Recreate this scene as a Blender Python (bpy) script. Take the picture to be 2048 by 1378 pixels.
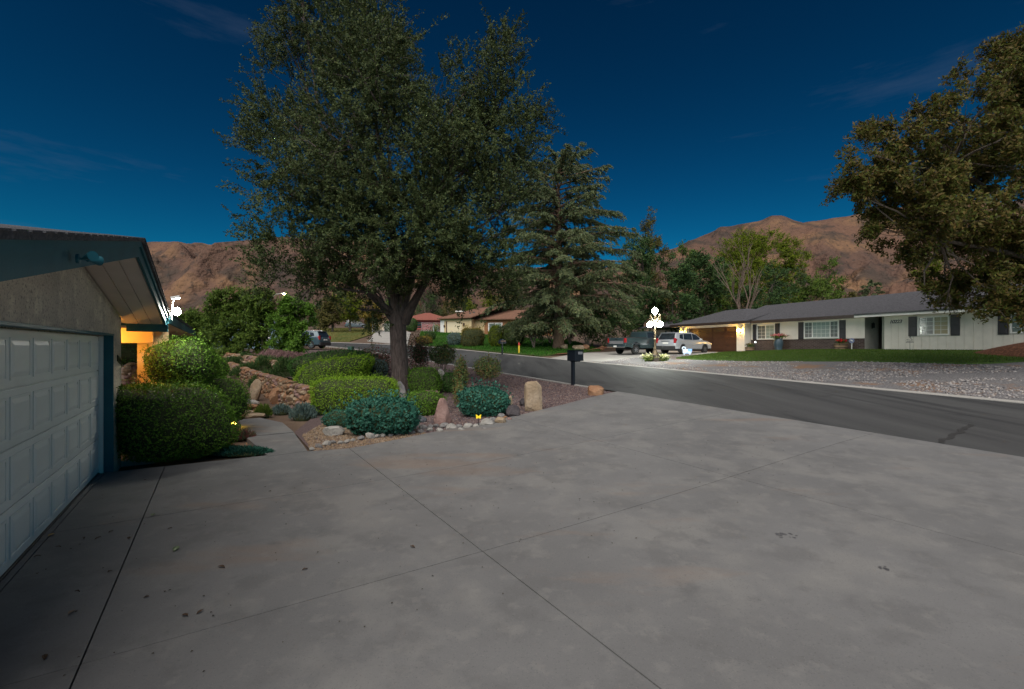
import bpy, bmesh, math, random
import numpy as np
from mathutils import Vector, Matrix, geometry as mgeo

# ---------------------------------------------------------------- clear
for o in list(bpy.data.objects):
    bpy.data.objects.remove(o)
scene = bpy.context.scene
COL = scene.collection
R = math.radians

# ---------------------------------------------------------------- camera
EYE = 1.98            # tripod height above the garage apron
FPX = 910.0           # focal length in photo pixels (16 mm on full frame, 2048 px wide)
cam = bpy.data.cameras.new('camera')
cam.lens = 16.0; cam.sensor_width = 36.0; cam.shift_y = 0.0015
cam.clip_start = 0.05; cam.clip_end = 9000
camo = bpy.data.objects.new('camera', cam); COL.objects.link(camo)
camo.location = (0, 0, EYE); camo.rotation_euler = (R(90), 0, 0)
scene.camera = camo

# ---------------------------------------------------------------- sky, sun, exposure
SUN_EL, SUN_AZ = 50.0, 192.0     # degrees; azimuth clockwise from +Y (behind the camera, to its left)
world = bpy.data.worlds.new('World'); scene.world = world
world.use_nodes = True
nt = world.node_tree; nt.nodes.clear()
def wn(t): return nt.nodes.new(t)
sky = wn('ShaderNodeTexSky'); sky.sky_type = 'NISHITA'; sky.sun_disc = False
sky.sun_elevation = R(SUN_EL); sky.sun_rotation = R(SUN_AZ)
sky.altitude = 600; sky.air_density = 1.0; sky.dust_density = 0.2; sky.ozone_density = 3.0
tint = wn('ShaderNodeMix'); tint.data_type = 'RGBA'; tint.blend_type = 'MULTIPLY'; tint.inputs[0].default_value = 1.0
tint.inputs[7].default_value = (0.05, 0.86, 0.84, 1)
gam = wn('ShaderNodeGamma'); gam.inputs[1].default_value = 1.8
tc = wn('ShaderNodeTexCoord'); mp = wn('ShaderNodeMapping'); mp.inputs['Scale'].default_value = (1.2, 1.2, 7.0)
nz = wn('ShaderNodeTexNoise'); nz.inputs['Scale'].default_value = 2.3; nz.inputs['Detail'].default_value = 7; nz.inputs['Roughness'].default_value = .62
rp = wn('ShaderNodeValToRGB'); rp.color_ramp.elements[0].position = .595; rp.color_ramp.elements[1].position = .78
rp.color_ramp.elements[1].color = (.13, .13, .13, 1)
cl = wn('ShaderNodeMix'); cl.data_type = 'RGBA'; cl.inputs[7].default_value = (11, 14, 20, 1)
bg = wn('ShaderNodeBackground'); bg.inputs[1].default_value = 0.0054
wo = wn('ShaderNodeOutputWorld')
L = nt.links.new
L(sky.outputs[0], gam.inputs[0]); L(gam.outputs[0], tint.inputs[6])
L(tc.outputs['Generated'], mp.inputs[0]); L(mp.outputs[0], nz.inputs[0]); L(nz.outputs[0], rp.inputs[0])
L(rp.outputs[0], cl.inputs[0]); L(tint.outputs[2], cl.inputs[6]); L(cl.outputs[2], bg.inputs[0]); L(bg.outputs[0], wo.inputs[0])

sl = bpy.data.lights.new('sun', 'SUN'); sl.energy = 2.0; sl.angle = R(72); sl.color = (1.0, .92, .82)
so = bpy.data.objects.new('sun', sl); COL.objects.link(so)
az, el = R(SUN_AZ), R(SUN_EL)
to_sun = Vector((math.sin(az)*math.cos(el), math.cos(az)*math.cos(el), math.sin(el)))
so.rotation_euler = to_sun.to_track_quat('Z', 'Y').to_euler()
so.location = (0, 0, 60)
vs = scene.view_settings
vs.view_transform = 'Standard'; vs.look = 'None'; vs.exposure = 1.15; vs.gamma = 1.0; vs.use_curve_mapping = False
scene.render.resolution_x = 1024; scene.render.resolution_y = 689

# ---------------------------------------------------------------- terrain: u runs from the garage towards the street, v along the street (away)
TH = R(33.0)
NX, NY = math.cos(TH), math.sin(TH)
DX, DY = -math.sin(TH), math.cos(TH)
def sm(t):
    t = np.clip(t, 0, 1); return t*t*(3-2*t)
def bend(v): return 0.02*np.clip(v-45, 0, 30)**2 + 1.2*np.clip(v-75, 0, 80)
def wall_u(v): return 2.5-0.1*np.clip(v-15.5, 0, 40)
def H(x, y):
    x = np.asarray(x, float); y = np.asarray(y, float)
    u = NX*x+NY*y; v = DX*x+DY*y
    us = u+bend(v)
    zs = .03+.036*np.clip(v, -60, 170)
    a = zs*sm((us-2)/9.4)
    low = np.interp(v, [15, 18, 21, 25.6, 31, 45, 70], [0, .10, .29, .50, .72, 1.2, 2.2])
    up1 = np.interp(v, [14, 15.5, 21, 26, 31, 45, 70], [.55, .68, .74, .84, 1.02, 1.5, 2.4])
    up2 = up1+np.interp(v, [19.5, 22, 34, 45], [0, .32, .42, .1])
    du = u-wall_u(v)
    b = low+(up1-low)*sm(du/.3)
    b = b+(up2-up1)*sm((du-1.3)/.3)
    k = np.clip((us-wall_u(v)-1.9)/(11.4-wall_u(v)-1.9), 0, 1)
    b = b*(1-k)+zs*k
    m = sm((v-14.0)/3.5)
    left = a*(1-m)+b*m
    mid = zs+.07*np.clip((us-11.4)/8.6, 0, 1)
    P = np.interp(v, [-60, 5, 14, 17, 21, 27, 40, 75, 100, 160], [1.5, 1.66, 1.66, 1.6, 1.42, 1.42, 2.4, 4.1, 4.95, 6.5])
    f = np.clip((us-20)/14, 0, 1)
    right = (zs+.07)*(1-f)+P*f+.02*np.clip(us-38, 0, 200)
    return np.where(us < 11.4, left, np.where(us < 20, mid, right))
def h1(x, y): return float(H(x, y))
def uv(u, v): return (NX*u+DX*v, NY*u+DY*v)
def ray(px, py, Y):           # point at depth Y seen at photo position px, py
    return Vector(((px-1024)/FPX*Y, Y, EYE-(py-692)/FPX*Y))
def gp(px, py, far=170.0):    # where the sight line meets the ground
    Y = np.arange(2.0, far, .04)
    z = EYE-(py-692)/FPX*Y
    g = H((px-1024)/FPX*Y, Y)
    i = np.argmax(z <= g)
    if not (z <= g).any(): i = len(Y)-1
    Yf = Y[i]
    return Vector(((px-1024)/FPX*Yf, Yf, float(g[i])))
def onp(px, Y):               # ground point at bearing px and depth Y
    x = (px-1024)/FPX*Y
    return Vector((x, Y, h1(x, Y)))

# ---------------------------------------------------------------- object helpers
def tag(o, label=None, cat=None, group=None, kind=None):
    if label: o['label'] = label
    if cat: o['category'] = cat
    if group: o['group'] = group
    if kind: o['kind'] = kind
    return o
def empty(name, label, cat, loc=(0, 0, 0), rz=0.0, group=None):
    o = bpy.data.objects.new(name, None); COL.objects.link(o)
    o.location = loc; o.rotation_euler = (0, 0, rz); o.empty_display_size = .2
    return tag(o, label, cat, group)
def link(name, me, parent=None, loc=None):
    o = bpy.data.objects.new(name, me); COL.objects.link(o)
    if parent: o.parent = parent
    if loc is not None: o.location = loc
    return o
class MB:
    def __init__(s): s.v = []; s.f = []
    def add(s, V, Fc):
        o = len(s.v); s.v += [tuple(p) for p in V]; s.f += [tuple(i+o for i in f) for f in Fc]; return s
    def box(s, x0, x1, y0, y1, z0, z1, M=None):
        V = [(x0,y0,z0),(x1,y0,z0),(x1,y1,z0),(x0,y1,z0),(x0,y0,z1),(x1,y0,z1),(x1,y1,z1),(x0,y1,z1)]
        if M is not None: V = [M @ Vector(p) for p in V]
        return s.add(V, [(0,3,2,1),(4,5,6,7),(0,1,5,4),(1,2,6,5),(2,3,7,6),(3,0,4,7)])
    def prism(s, poly, a0, a1, axis='y', M=None):      # poly in the two other axes, extruded along axis
        n = len(poly)
        def mk(p, a):
            return {'y': (p[0], a, p[1]), 'x': (a, p[0], p[1]), 'z': (p[0], p[1], a)}[axis]
        V = [mk(p, a0) for p in poly]+[mk(p, a1) for p in poly]
        if M is not None: V = [M @ Vector(p) for p in V]
        F_ = [tuple(range(n)), tuple(range(2*n-1, n-1, -1))]+[(i, i+n, (i+1) % n+n, (i+1) % n) for i in range(n)]
        return s.add(V, F_)
    def tube(s, pts, rad, n=8, cap=True):
        pts = [Vector(p) for p in pts]; k = len(pts)
        if not hasattr(rad, '__len__'): rad = [rad]*k
        V = []; Fc = []
        up = Vector((0, 0, 1)); side = None
        for i, p in enumerate(pts):
            t = (pts[min(i+1, k-1)]-pts[max(i-1, 0)])
            t = t.normalized() if t.length > 1e-9 else up
            if side is None:
                side = t.cross(up if abs(t.z) < .9 else Vector((1, 0, 0))).normalized()
            side = (side-t*side.dot(t)).normalized(); b = t.cross(side)
            for j in range(n):
                a = 2*math.pi*j/n
                V.append(p+(side*math.cos(a)+b*math.sin(a))*rad[i])
        for i in range(k-1):
            for j in range(n):
                Fc.append((i*n+j, i*n+(j+1) % n, (i+1)*n+(j+1) % n, (i+1)*n+j))
        if cap: Fc += [tuple(range(n-1, -1, -1)), tuple((k-1)*n+j for j in range(n))]
        return s.add(V, Fc)
    def lathe(s, prof, n=20, c=(0, 0, 0), axis='z', cap=True):
        V = []; k = len(prof)
        for r, z in prof:
            for j in range(n):
                a = 2*math.pi*j/n
                p = (r*math.cos(a), r*math.sin(a), z)
                if axis == 'y': p = (p[0], p[2], -p[1])
                if axis == 'x': p = (p[2], p[0], p[1])
                V.append((p[0]+c[0], p[1]+c[1], p[2]+c[2]))
        Fc = [(i*n+j, i*n+(j+1) % n, (i+1)*n+(j+1) % n, (i+1)*n+j) for i in range(k-1) for j in range(n)]
        if cap: Fc += [tuple(range(n-1, -1, -1)), tuple((k-1)*n+j for j in range(n))]
        return s.add(V, Fc)
    def sphere(s, c, r, n=12, m=8):
        if not hasattr(r, '__len__'): r = (r, r, r)
        V = [(c[0], c[1], c[2]-r[2])]
        for i in range(1, m):
            t = math.pi*i/m
            for j in range(n):
                a = 2*math.pi*j/n
                V.append((c[0]+r[0]*math.sin(t)*math.cos(a), c[1]+r[1]*math.sin(t)*math.sin(a), c[2]-r[2]*math.cos(t)))
        V.append((c[0], c[1], c[2]+r[2])); e = len(V)-1
        Fc = [(0, 1+(j+1) % n, 1+j) for j in range(n)]
        for i in range(m-2):
            for j in range(n):
                Fc.append((1+i*n+j, 1+i*n+(j+1) % n, 1+(i+1)*n+(j+1) % n, 1+(i+1)*n+j))
        Fc += [(e, 1+(m-2)*n+j, 1+(m-2)*n+(j+1) % n) for j in range(n)]
        return s.add(V, Fc)
    def mesh(s, name, mat, smooth=False, bevel=0.0):
        me = bpy.data.meshes.new(name); me.from_pydata(s.v, [], s.f)
        bm = bmesh.new(); bm.from_mesh(me)
        bmesh.ops.recalc_face_normals(bm, faces=bm.faces)
        if bevel:
            ed = [e for e in bm.edges if len(e.link_faces) == 2 and e.calc_face_angle(0) > .5]
            bmesh.ops.bevel(bm, geom=ed, offset=bevel, segments=2, affect='EDGES', profile=.5, clamp_overlap=True)
        bm.to_mesh(me); bm.free()
        if mat: me.materials.append(mat)
        if smooth:
            me.polygons.foreach_set('use_smooth', [True]*len(me.polygons))
            try: me.set_sharp_from_angle(angle=R(38))
            except Exception: pass
        me.update(); return me
    def build(s, name, mat, parent=None, smooth=False, bevel=0.0, loc=None):
        return link(name, s.mesh(name, mat, smooth, bevel), parent, loc)
def fastmesh(name, V, nper, mat):         # V: (N*nper,3) polygons of nper corners, unshared
    V = np.ascontiguousarray(V, dtype=np.float32).reshape(-1, 3); n = len(V)
    me = bpy.data.meshes.new(name)
    me.vertices.add(n); me.vertices.foreach_set('co', V.ravel())
    me.loops.add(n); me.loops.foreach_set('vertex_index', np.arange(n, dtype=np.int32))
    k = n//nper
    me.polygons.add(k); me.polygons.foreach_set('loop_start', np.arange(0, n, nper, dtype=np.int32))
    me.update(calc_edges=True); me.materials.append(mat); return me
def idxmesh(name, V, Fc, mat, smooth=False):   # shared vertices, Fc (K,m)
    V = np.ascontiguousarray(V, dtype=np.float32); Fc = np.ascontiguousarray(Fc, dtype=np.int32)
    me = bpy.data.meshes.new(name)
    me.vertices.add(len(V)); me.vertices.foreach_set('co', V.ravel())
    me.loops.add(Fc.size); me.loops.foreach_set('vertex_index', Fc.ravel())
    me.polygons.add(len(Fc)); me.polygons.foreach_set('loop_start', np.arange(0, Fc.size, Fc.shape[1], dtype=np.int32))
    if smooth: me.polygons.foreach_set('use_smooth', np.ones(len(Fc), dtype=bool))
    me.update(calc_edges=True); me.materials.append(mat); return me
def norm(a): return a/np.maximum(np.linalg.norm(a, axis=-1, keepdims=True), 1e-9)
def leaves(C, D, Ln, W, rng, curl=.0, Nf=None):    # leaf diamonds: centres C, directions D, length, width
    N = len(C); D = norm(D)
    rf = norm(rng.normal(size=(N, 3)))
    if Nf is not None: rf = norm(norm(Nf)+rf*.75)
    w = norm(np.cross(D, rf))
    Ln = np.broadcast_to(Ln, (N,))[:, None]; W = np.broadcast_to(W, (N,))[:, None]
    b = C-D*Ln*.5; t = C+D*Ln*.5; nrm = np.cross(w, D)
    l = C-D*Ln*.05+w*W*.5+nrm*W*curl; r = C-D*Ln*.05-w*W*.5+nrm*W*curl
    return np.stack([b, r, t, l], 1).reshape(-1, 3)

# ---------------------------------------------------------------- value noise
_rg = np.random.default_rng(7); _tab = _rg.random((256, 256))
def vnoise(x, y):
    xi = np.floor(x).astype(int); yi = np.floor(y).astype(int); fx = x-xi; fy = y-yi
    fx = fx*fx*(3-2*fx); fy = fy*fy*(3-2*fy)
    g = lambda i, j: _tab[(xi+i) % 256, (yi+j) % 256]
    return (g(0,0)*(1-fx)+g(1,0)*fx)*(1-fy)+(g(0,1)*(1-fx)+g(1,1)*fx)*fy
def fbm(x, y, o=4, ridged=False):
    s = 0; a = .5; t = 0
    for i in range(o):
        n = vnoise(x+13.7*i, y+7.3*i)
        if ridged: n = 1-np.abs(2*n-1)
        s = s+a*n; t += a; x = x*2.03; y = y*2.03; a *= .5
    return s/t

# ---------------------------------------------------------------- materials
def _mat(name):
    m = bpy.data.materials.new(name); m.use_nodes = True
    t = m.node_tree; b = t.nodes['Principled BSDF']; return m, t, b
def c4(c): return (c[0], c[1], c[2], 1)
def plain(name, col, rough=.6, metal=0.0, spec=.5, bump=0.0, bscale=60, var=.12, coat=0.0):
    m, t, b = _mat(name)
    b.inputs['Roughness'].default_value = rough; b.inputs['Metallic'].default_value = metal
    b.inputs['Specular IOR Level'].default_value = spec
    if coat: b.inputs['Coat Weight'].default_value = coat; b.inputs['Coat Roughness'].default_value = .06
    tc = t.nodes.new('ShaderNodeTexCoord'); n = t.nodes.new('ShaderNodeTexNoise')
    n.inputs['Scale'].default_value = 2.2; n.inputs['Detail'].default_value = 6
    r = t.nodes.new('ShaderNodeValToRGB')
    r.color_ramp.elements[0].color = c4([c*(1-var) for c in col]); r.color_ramp.elements[1].color = c4([min(1, c*(1+var)) for c in col])
    r.color_ramp.elements[0].position = .3; r.color_ramp.elements[1].position = .7
    t.links.new(tc.outputs['Object'], n.inputs[0]); t.links.new(n.outputs[0], r.inputs[0]); t.links.new(r.outputs[0], b.inputs['Base Color'])
    if bump:
        n2 = t.nodes.new('ShaderNodeTexNoise'); n2.inputs['Scale'].default_value = bscale; n2.inputs['Detail'].default_value = 4
        bp = t.nodes.new('ShaderNodeBump'); bp.inputs['Strength'].default_value = bump; bp.inputs['Distance'].default_value = .02
        t.links.new(tc.outputs['Object'], n2.inputs[0]); t.links.new(n2.outputs[0], bp.inputs['Height']); t.links.new(bp.outputs[0], b.inputs['Normal'])
    return m
def layered(name, base, layers, rough=.85, bump=.3, bscale=90, bdist=.01, spec=.3):
    """base colour plus layers (colour, scale, lo, hi, amount, stretch) of noise-masked stain"""
    m, t, b = _mat(name); b.inputs['Roughness'].default_value = rough; b.inputs['Specular IOR Level'].default_value = spec
    tc = t.nodes.new('ShaderNodeTexCoord'); prev = None
    for i, (col, sc, lo, hi, amt, st) in enumerate(layers):
        mp = t.nodes.new('ShaderNodeMapping'); mp.inputs['Location'].default_value = (3.1*i, 1.7*i, .9*i)
        mp.inputs['Rotation'].default_value = (0, 0, TH if st != (1, 1, 1) else 0); mp.inputs['Scale'].default_value = st
        n = t.nodes.new('ShaderNodeTexNoise'); n.inputs['Scale'].default_value = sc; n.inputs['Detail'].default_value = 8; n.inputs['Roughness'].default_value = .6
        r = t.nodes.new('ShaderNodeMapRange'); r.inputs[1].default_value = lo; r.inputs[2].default_value = hi; r.inputs[3].default_value = 0; r.inputs[4].default_value = amt
        mx = t.nodes.new('ShaderNodeMix'); mx.data_type = 'RGBA'; mx.inputs[7].default_value = c4(col)
        if prev is None: mx.inputs[6].default_value = c4(base)
        else: t.links.new(prev, mx.inputs[6])
        t.links.new(tc.outputs['Object'], mp.inputs[0]); t.links.new(mp.outputs[0], n.inputs[0]); t.links.new(n.outputs[0], r.inputs[0]); t.links.new(r.outputs[0], mx.inputs[0])
        prev = mx.outputs[2]
    t.links.new(prev, b.inputs['Base Color'])
    if bump:
        n2 = t.nodes.new('ShaderNodeTexNoise'); n2.inputs['Scale'].default_value = bscale; n2.inputs['Detail'].default_value = 5
        bp = t.nodes.new('ShaderNodeBump'); bp.inputs['Strength'].default_value = bump; bp.inputs['Distance'].default_value = bdist
        t.links.new(tc.outputs['Object'], n2.inputs[0]); t.links.new(n2.outputs[0], bp.inputs['Height']); t.links.new(bp.outputs[0], b.inputs['Normal'])
    return m
def island(name, cols, rough=.65, trans=0.0, spec=.12):     # each leaf or stone takes one of the colours
    m, t, b = _mat(name); b.inputs['Roughness'].default_value = rough; b.inputs['Specular IOR Level'].default_value = spec
    g = t.nodes.new('ShaderNodeNewGeometry'); r = t.nodes.new('ShaderNodeValToRGB')
    el = r.color_ramp.elements
    el[0].color = c4(cols[0]); el[0].position = 0; el[1].color = c4(cols[-1]); el[1].position = 1
    for i, c in enumerate(cols[1:-1]):
        e = el.new((i+1)/(len(cols)-1)); e.color = c4(c)
    t.links.new(g.outputs['Random Per Island'], r.inputs[0]); t.links.new(r.outputs[0], b.inputs['Base Color'])
    if trans:
        tr = t.nodes.new('ShaderNodeBsdfTranslucent'); mx = t.nodes.new('ShaderNodeMixShader'); mx.inputs[0].default_value = trans
        out = t.nodes['Material Output']
        t.links.new(r.outputs[0], tr.inputs[0]); t.links.new(b.outputs[0], mx.inputs[1]); t.links.new(tr.outputs[0], mx.inputs[2]); t.links.new(mx.outputs[0], out.inputs[0])
    return m
def glow(name, col, s):
    m, t, b = _mat(name); b.inputs['Base Color'].default_value = c4(col)
    b.inputs['Emission Color'].default_value = c4(col); b.inputs['Emission Strength'].default_value = s; return m
def brickmat(name, c1, c2, mortar, scale=1.0, bw=.2, bh=.065):
    m, t, b = _mat(name); b.inputs['Roughness'].default_value = .85
    tc = t.nodes.new('ShaderNodeTexCoord'); mp = t.nodes.new('ShaderNodeMapping'); mp.inputs['Rotation'].default_value = (R(90), 0, 0)
    k = t.nodes.new('ShaderNodeTexBrick'); k.inputs['Color1'].default_value = c4(c1); k.inputs['Color2'].default_value = c4(c2); k.inputs['Mortar'].default_value = c4(mortar)
    k.inputs['Scale'].default_value = scale; k.inputs['Brick Width'].default_value = bw; k.inputs['Row Height'].default_value = bh; k.inputs['Mortar Size'].default_value = .01
    t.links.new(tc.outputs['Object'], mp.inputs[0]); t.links.new(mp.outputs[0], k.inputs[0]); t.links.new(k.outputs[0], b.inputs['Base Color'])
    bp = t.nodes.new('ShaderNodeBump'); bp.inputs['Strength'].default_value = .6; bp.inputs['Distance'].default_value = .01; bp.invert = True
    t.links.new(k.outputs[1], bp.inputs['Height']); t.links.new(bp.outputs[0], b.inputs['Normal']); return m
def barkmat(name, c1, c2):
    m, t, b = _mat(name); b.inputs['Roughness'].default_value = .9
    tc = t.nodes.new('ShaderNodeTexCoord'); mp = t.nodes.new('ShaderNodeMapping'); mp.inputs['Scale'].default_value = (9, 9, 1.6)
    n = t.nodes.new('ShaderNodeTexNoise'); n.inputs['Scale'].default_value = 2.5; n.inputs['Detail'].default_value = 8; n.inputs['Roughness'].default_value = .65
    r = t.nodes.new('ShaderNodeValToRGB'); r.color_ramp.elements[0].position = .36; r.color_ramp.elements[1].position = .66
    r.color_ramp.elements[0].color = c4(c1); r.color_ramp.elements[1].color = c4(c2)
    bp = t.nodes.new('ShaderNodeBump'); bp.inputs['Strength'].default_value = .9; bp.inputs['Distance'].default_value = .04
    t.links.new(tc.outputs['Object'], mp.inputs[0]); t.links.new(mp.outputs[0], n.inputs[0]); t.links.new(n.outputs[0], r.inputs[0]); t.links.new(r.outputs[0], b.inputs['Base Color'])
    t.links.new(n.outputs[0], bp.inputs['Height']); t.links.new(bp.outputs[0], b.inputs['Normal']); return m
ONE = (1, 1, 1)
M_conc = layered('concrete', (.166, .167, .170), [((.118,.119,.122), .38, .40, .64, .7, ONE), ((.205,.203,.198), 1.15, .49, .61, .6, ONE), ((.118,.118,.120), 2.3, .52, .63, .5, ONE), ((.215,.15,.11), .55, .58, .68, .42, (.5,1.8,1)), ((.225,.222,.215), 5.5, .55, .66, .34, ONE), ((.085,.085,.088), 1.7, .64, .71, .35, ONE), ((.085,.085,.085), 70, .57, .68, .55, ONE), ((.27,.265,.26), 110, .60, .70, .45, ONE)], rough=.8, bump=.2, bscale=160, bdist=.004)
M_conc2 = layered('pale_concrete', (.36,.35,.33), [((.27,.265,.255), .8, .4, .7, .6, ONE), ((.2,.2,.2), 25, .6, .75, .4, ONE)], rough=.85, bump=.15, bscale=120)
M_asph = layered('asphalt', (.050,.051,.053), [((.080,.082,.083), .35, .4, .62, .9, (1.6,.12,1)), ((.028,.029,.031), .7, .50, .66, .8, (1.8,.15,1)), ((.16,.16,.155), 55, .6, .72, .5, ONE), ((.025,.026,.028), .9, .62, .68, .6, ONE)], rough=.8, bump=.3, bscale=220, bdist=.006)
M_tar = plain('tar', (.032,.031,.031), .7)
M_dirt = layered('soil', (.11,.075,.055), [((.17,.12,.085), 1.2, .4, .65, .7, ONE), ((.06,.045,.038), 6, .55, .7, .6, ONE)], bump=.6, bscale=30, bdist=.03)
M_gravbase = layered('grey_gravel_bed', (.17,.165,.17), [((.09,.088,.095), 16, .48, .6, .9, ONE), ((.33,.32,.32), 22, .57, .68, .9, ONE), ((.24,.135,.075), .5, .52, .62, .85, ONE), ((.05,.05,.055), 30, .6, .7, .7, ONE)], bump=1.0, bscale=24, bdist=.05)
M_pinkbase = layered('pink_gravel_bed', (.13,.092,.092), [((.06,.045,.05), 26, .5, .6, .8, ONE), ((.23,.18,.165), 30, .58, .68, .8, ONE)], bump=1.0, bscale=40, bdist=.03)
M_pinkstone = island('pink_gravel', [(.05,.038,.045), (.11,.075,.075), (.17,.12,.115), (.10,.085,.10), (.24,.19,.17), (.13,.08,.07)], .85)
M_tanstone = island('tan_gravel', [(.08,.06,.045), (.2,.14,.09), (.26,.19,.13), (.14,.1,.075), (.3,.25,.2)], .85)
M_greystone = island('grey_gravel', [(.09,.088,.095), (.19,.185,.19), (.3,.29,.29), (.14,.135,.15), (.38,.36,.35), (.2,.15,.12)], .85)
M_lawn = layered('lawn_turf', (.045,.088,.016), [((.07,.12,.022), .8, .4, .65, .8, ONE), ((.02,.045,.01), 18, .5, .65, .8, ONE)], bump=.8, bscale=60, bdist=.03)
M_grass = island('grass_blade', [(.042,.088,.012), (.068,.135,.018), (.095,.15,.028), (.05,.10,.014), (.12,.13,.04)], .7, .3)
M_grass2 = island('ivy_blade', [(.02,.09,.012), (.04,.14,.015), (.06,.16,.02), (.03,.11,.012)], .6, .25)
M_dryl = layered('dry_lawn', (.12,.11,.03), [((.06,.09,.02), .6, .4, .6, .8, ONE)], bump=.6, bscale=30, bdist=.03)
# ---------------------------------------------------------------- ground sheets
def inside(P, X, Y):
    r = np.zeros(len(X), bool); n = len(P)
    for i in range(n):
        x0, y0 = P[i]; x1, y1 = P[(i+1) % n]
        c = ((y0 > Y) != (y1 > Y)) & (X < (x1-x0)*(Y-y0)/((y1-y0) if abs(y1-y0) > 1e-12 else 1e-12)+x0)
        r ^= c
    return r
def densify(P, res):
    Q = []
    for i in range(len(P)):
        a = np.array(P[i][:2], float); b = np.array(P[(i+1) % len(P)][:2], float)
        k = max(1, int(np.linalg.norm(b-a)/res))
        for j in range(k): Q.append(tuple(a+(b-a)*j/k))
    return Q
def sheet(name, P, off, mat, res=.5, skirt=0.0, parent=None, zf=None, origin=None):
    Q = densify([tuple(p)[:2] for p in P], res); A = np.array(Q)
    gx, gy = np.meshgrid(np.arange(A[:,0].min(), A[:,0].max(), res), np.arange(A[:,1].min(), A[:,1].max(), res))
    gx = gx.ravel()+.013; gy = gy.ravel()+.017
    ok = inside(Q, gx, gy)
    d = np.full(len(gx), 1e9)
    for i in range(0, len(A)):
        d = np.minimum(d, (gx-A[i,0])**2+(gy-A[i,1])**2)
    ok &= d > (res*.45)**2
    pts = [Vector(q) for q in Q]+[Vector((a, b)) for a, b in zip(gx[ok], gy[ok])]
    n = len(Q)
    vo, _, fo, _, _, _ = mgeo.delaunay_2d_cdt(pts, [(i, (i+1) % n) for i in range(n)], [list(range(n))], 1, 1e-5)
    X = np.array([p[0] for p in vo]); Y = np.array([p[1] for p in vo])
    f = zf or H
    Z = f(X, Y)+off
    ox, oy = origin or (0, 0)
    mb = MB(); mb.add(np.stack([X-ox, Y-oy, Z], 1).tolist(), [tuple(t) for t in fo])
    if skirt:
        zb = f(A[:,0], A[:,1])+off
        k = len(mb.v)
        for i in range(n):
            mb.v.append((A[i,0]-ox, A[i,1]-oy, zb[i])); mb.v.append((A[i,0]-ox, A[i,1]-oy, zb[i]-skirt))
        for i in range(n):
            j = (i+1) % n
            mb.f.append((k+2*i, k+2*i+1, k+2*j+1, k+2*j))
    o = link(name, mb.mesh(name, mat), parent, (ox, oy, 0) if origin else None)
    return o
def st(o): o['kind'] = 'structure'; return o
def pxpoly(L_): return [gp(*p)[:2] for p in L_]

# base terrain
def spaced(c, near, step, far, n):
    a = np.arange(0, near, step); b = near+(far-near)*(np.linspace(0, 1, n)**2.2)
    s = np.concatenate([a, b]); return np.unique(np.concatenate([c-s, c+s]))
gx = spaced(0, 32, .5, 420, 26); gy = spaced(26, 34, .5, 420, 26)
XX, YY = np.meshgrid(gx, gy); nx_, ny_ = len(gx), len(gy)
ii = (np.arange(ny_-1)[:,None]*nx_+np.arange(nx_-1)[None,:]).ravel()
GF = np.stack([ii, ii+1, ii+nx_+1, ii+nx_], 1)
ZZ = H(XX, YY)-.06
st(link('ground', idxmesh('ground', np.stack([XX.ravel(), YY.ravel(), ZZ.ravel()], 1), GF, M_dirt, True)))

# street: near and far edges as polylines in (u, v)
vv = np.concatenate([np.arange(-40, 46, 2.0), np.arange(46, 120, 2.0)])
near_e = [uv(11.4-float(bend(v)), v) for v in vv]
far_e = [uv(20.3-float(bend(v)), v) for v in vv]
road = st(sheet('road', near_e+far_e[::-1], .012, M_asph, 1.0))
def ribbon(name, line, w, off, mat, thick=.12):
    n = len(line); A = np.array(line)
    T = np.gradient(A, axis=0); T /= np.linalg.norm(T, axis=1)[:,None]; N_ = np.stack([T[:,1], -T[:,0]], 1)
    a = A-N_*w/2; b = A+N_*w/2
    P = [tuple(p) for p in a]+[tuple(p) for p in b[::-1]]
    return sheet(name, P, off, mat, 1.0, thick)
def off_line(line, d): 
    A = np.array(line); T = np.gradient(A, axis=0); T /= np.linalg.norm(T, axis=1)[:,None]
    return [tuple(p) for p in A+np.stack([T[:,1], -T[:,0]], 1)*d]
kn = [uv(11.31-float(bend(v)), v) for v in vv if v > 10.6]
kerb1 = st(ribbon('kerb', kn, .16, .035, M_conc2))
kf = [uv(20.45-float(bend(v)), v) for v in vv if v > -39 and v < 110]
kerb2 = st(ribbon('kerb', kf, .30, .03, M_conc2))
# tar seams and a patched crack in the asphalt
for (a, b, w) in [((1010,757),(1130,750),.07), ((1180,778),(1290,764),.06), ((1290,777),(1440,770),.05), ((1880,888),(1945,850),.10), ((1180,763),(1265,772),.22)]:
    A = gp(*a); B = gp(*b); n = 14
    rg = random.Random(int(a[0])); l = []
    for i in range(n+1):
        p = A.lerp(B, i/n); l.append((p.x+rg.uniform(-.05, .05), p.y+rg.uniform(-.05, .05)))
    T = Vector((B.x-A.x, B.y-A.y)).normalized(); N_ = Vector((T.y, -T.x))
    P = [(p[0]-N_.x*w*rg.uniform(.3, .6), p[1]-N_.y*w*rg.uniform(.3, .6)) for p in l]+[(p[0]+N_.x*w*rg.uniform(.3, .6), p[1]+N_.y*w*rg.uniform(.3, .6)) for p in l[::-1]]
    sheet('tar_seam', P, .018, M_tar, .5, parent=road)

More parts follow.
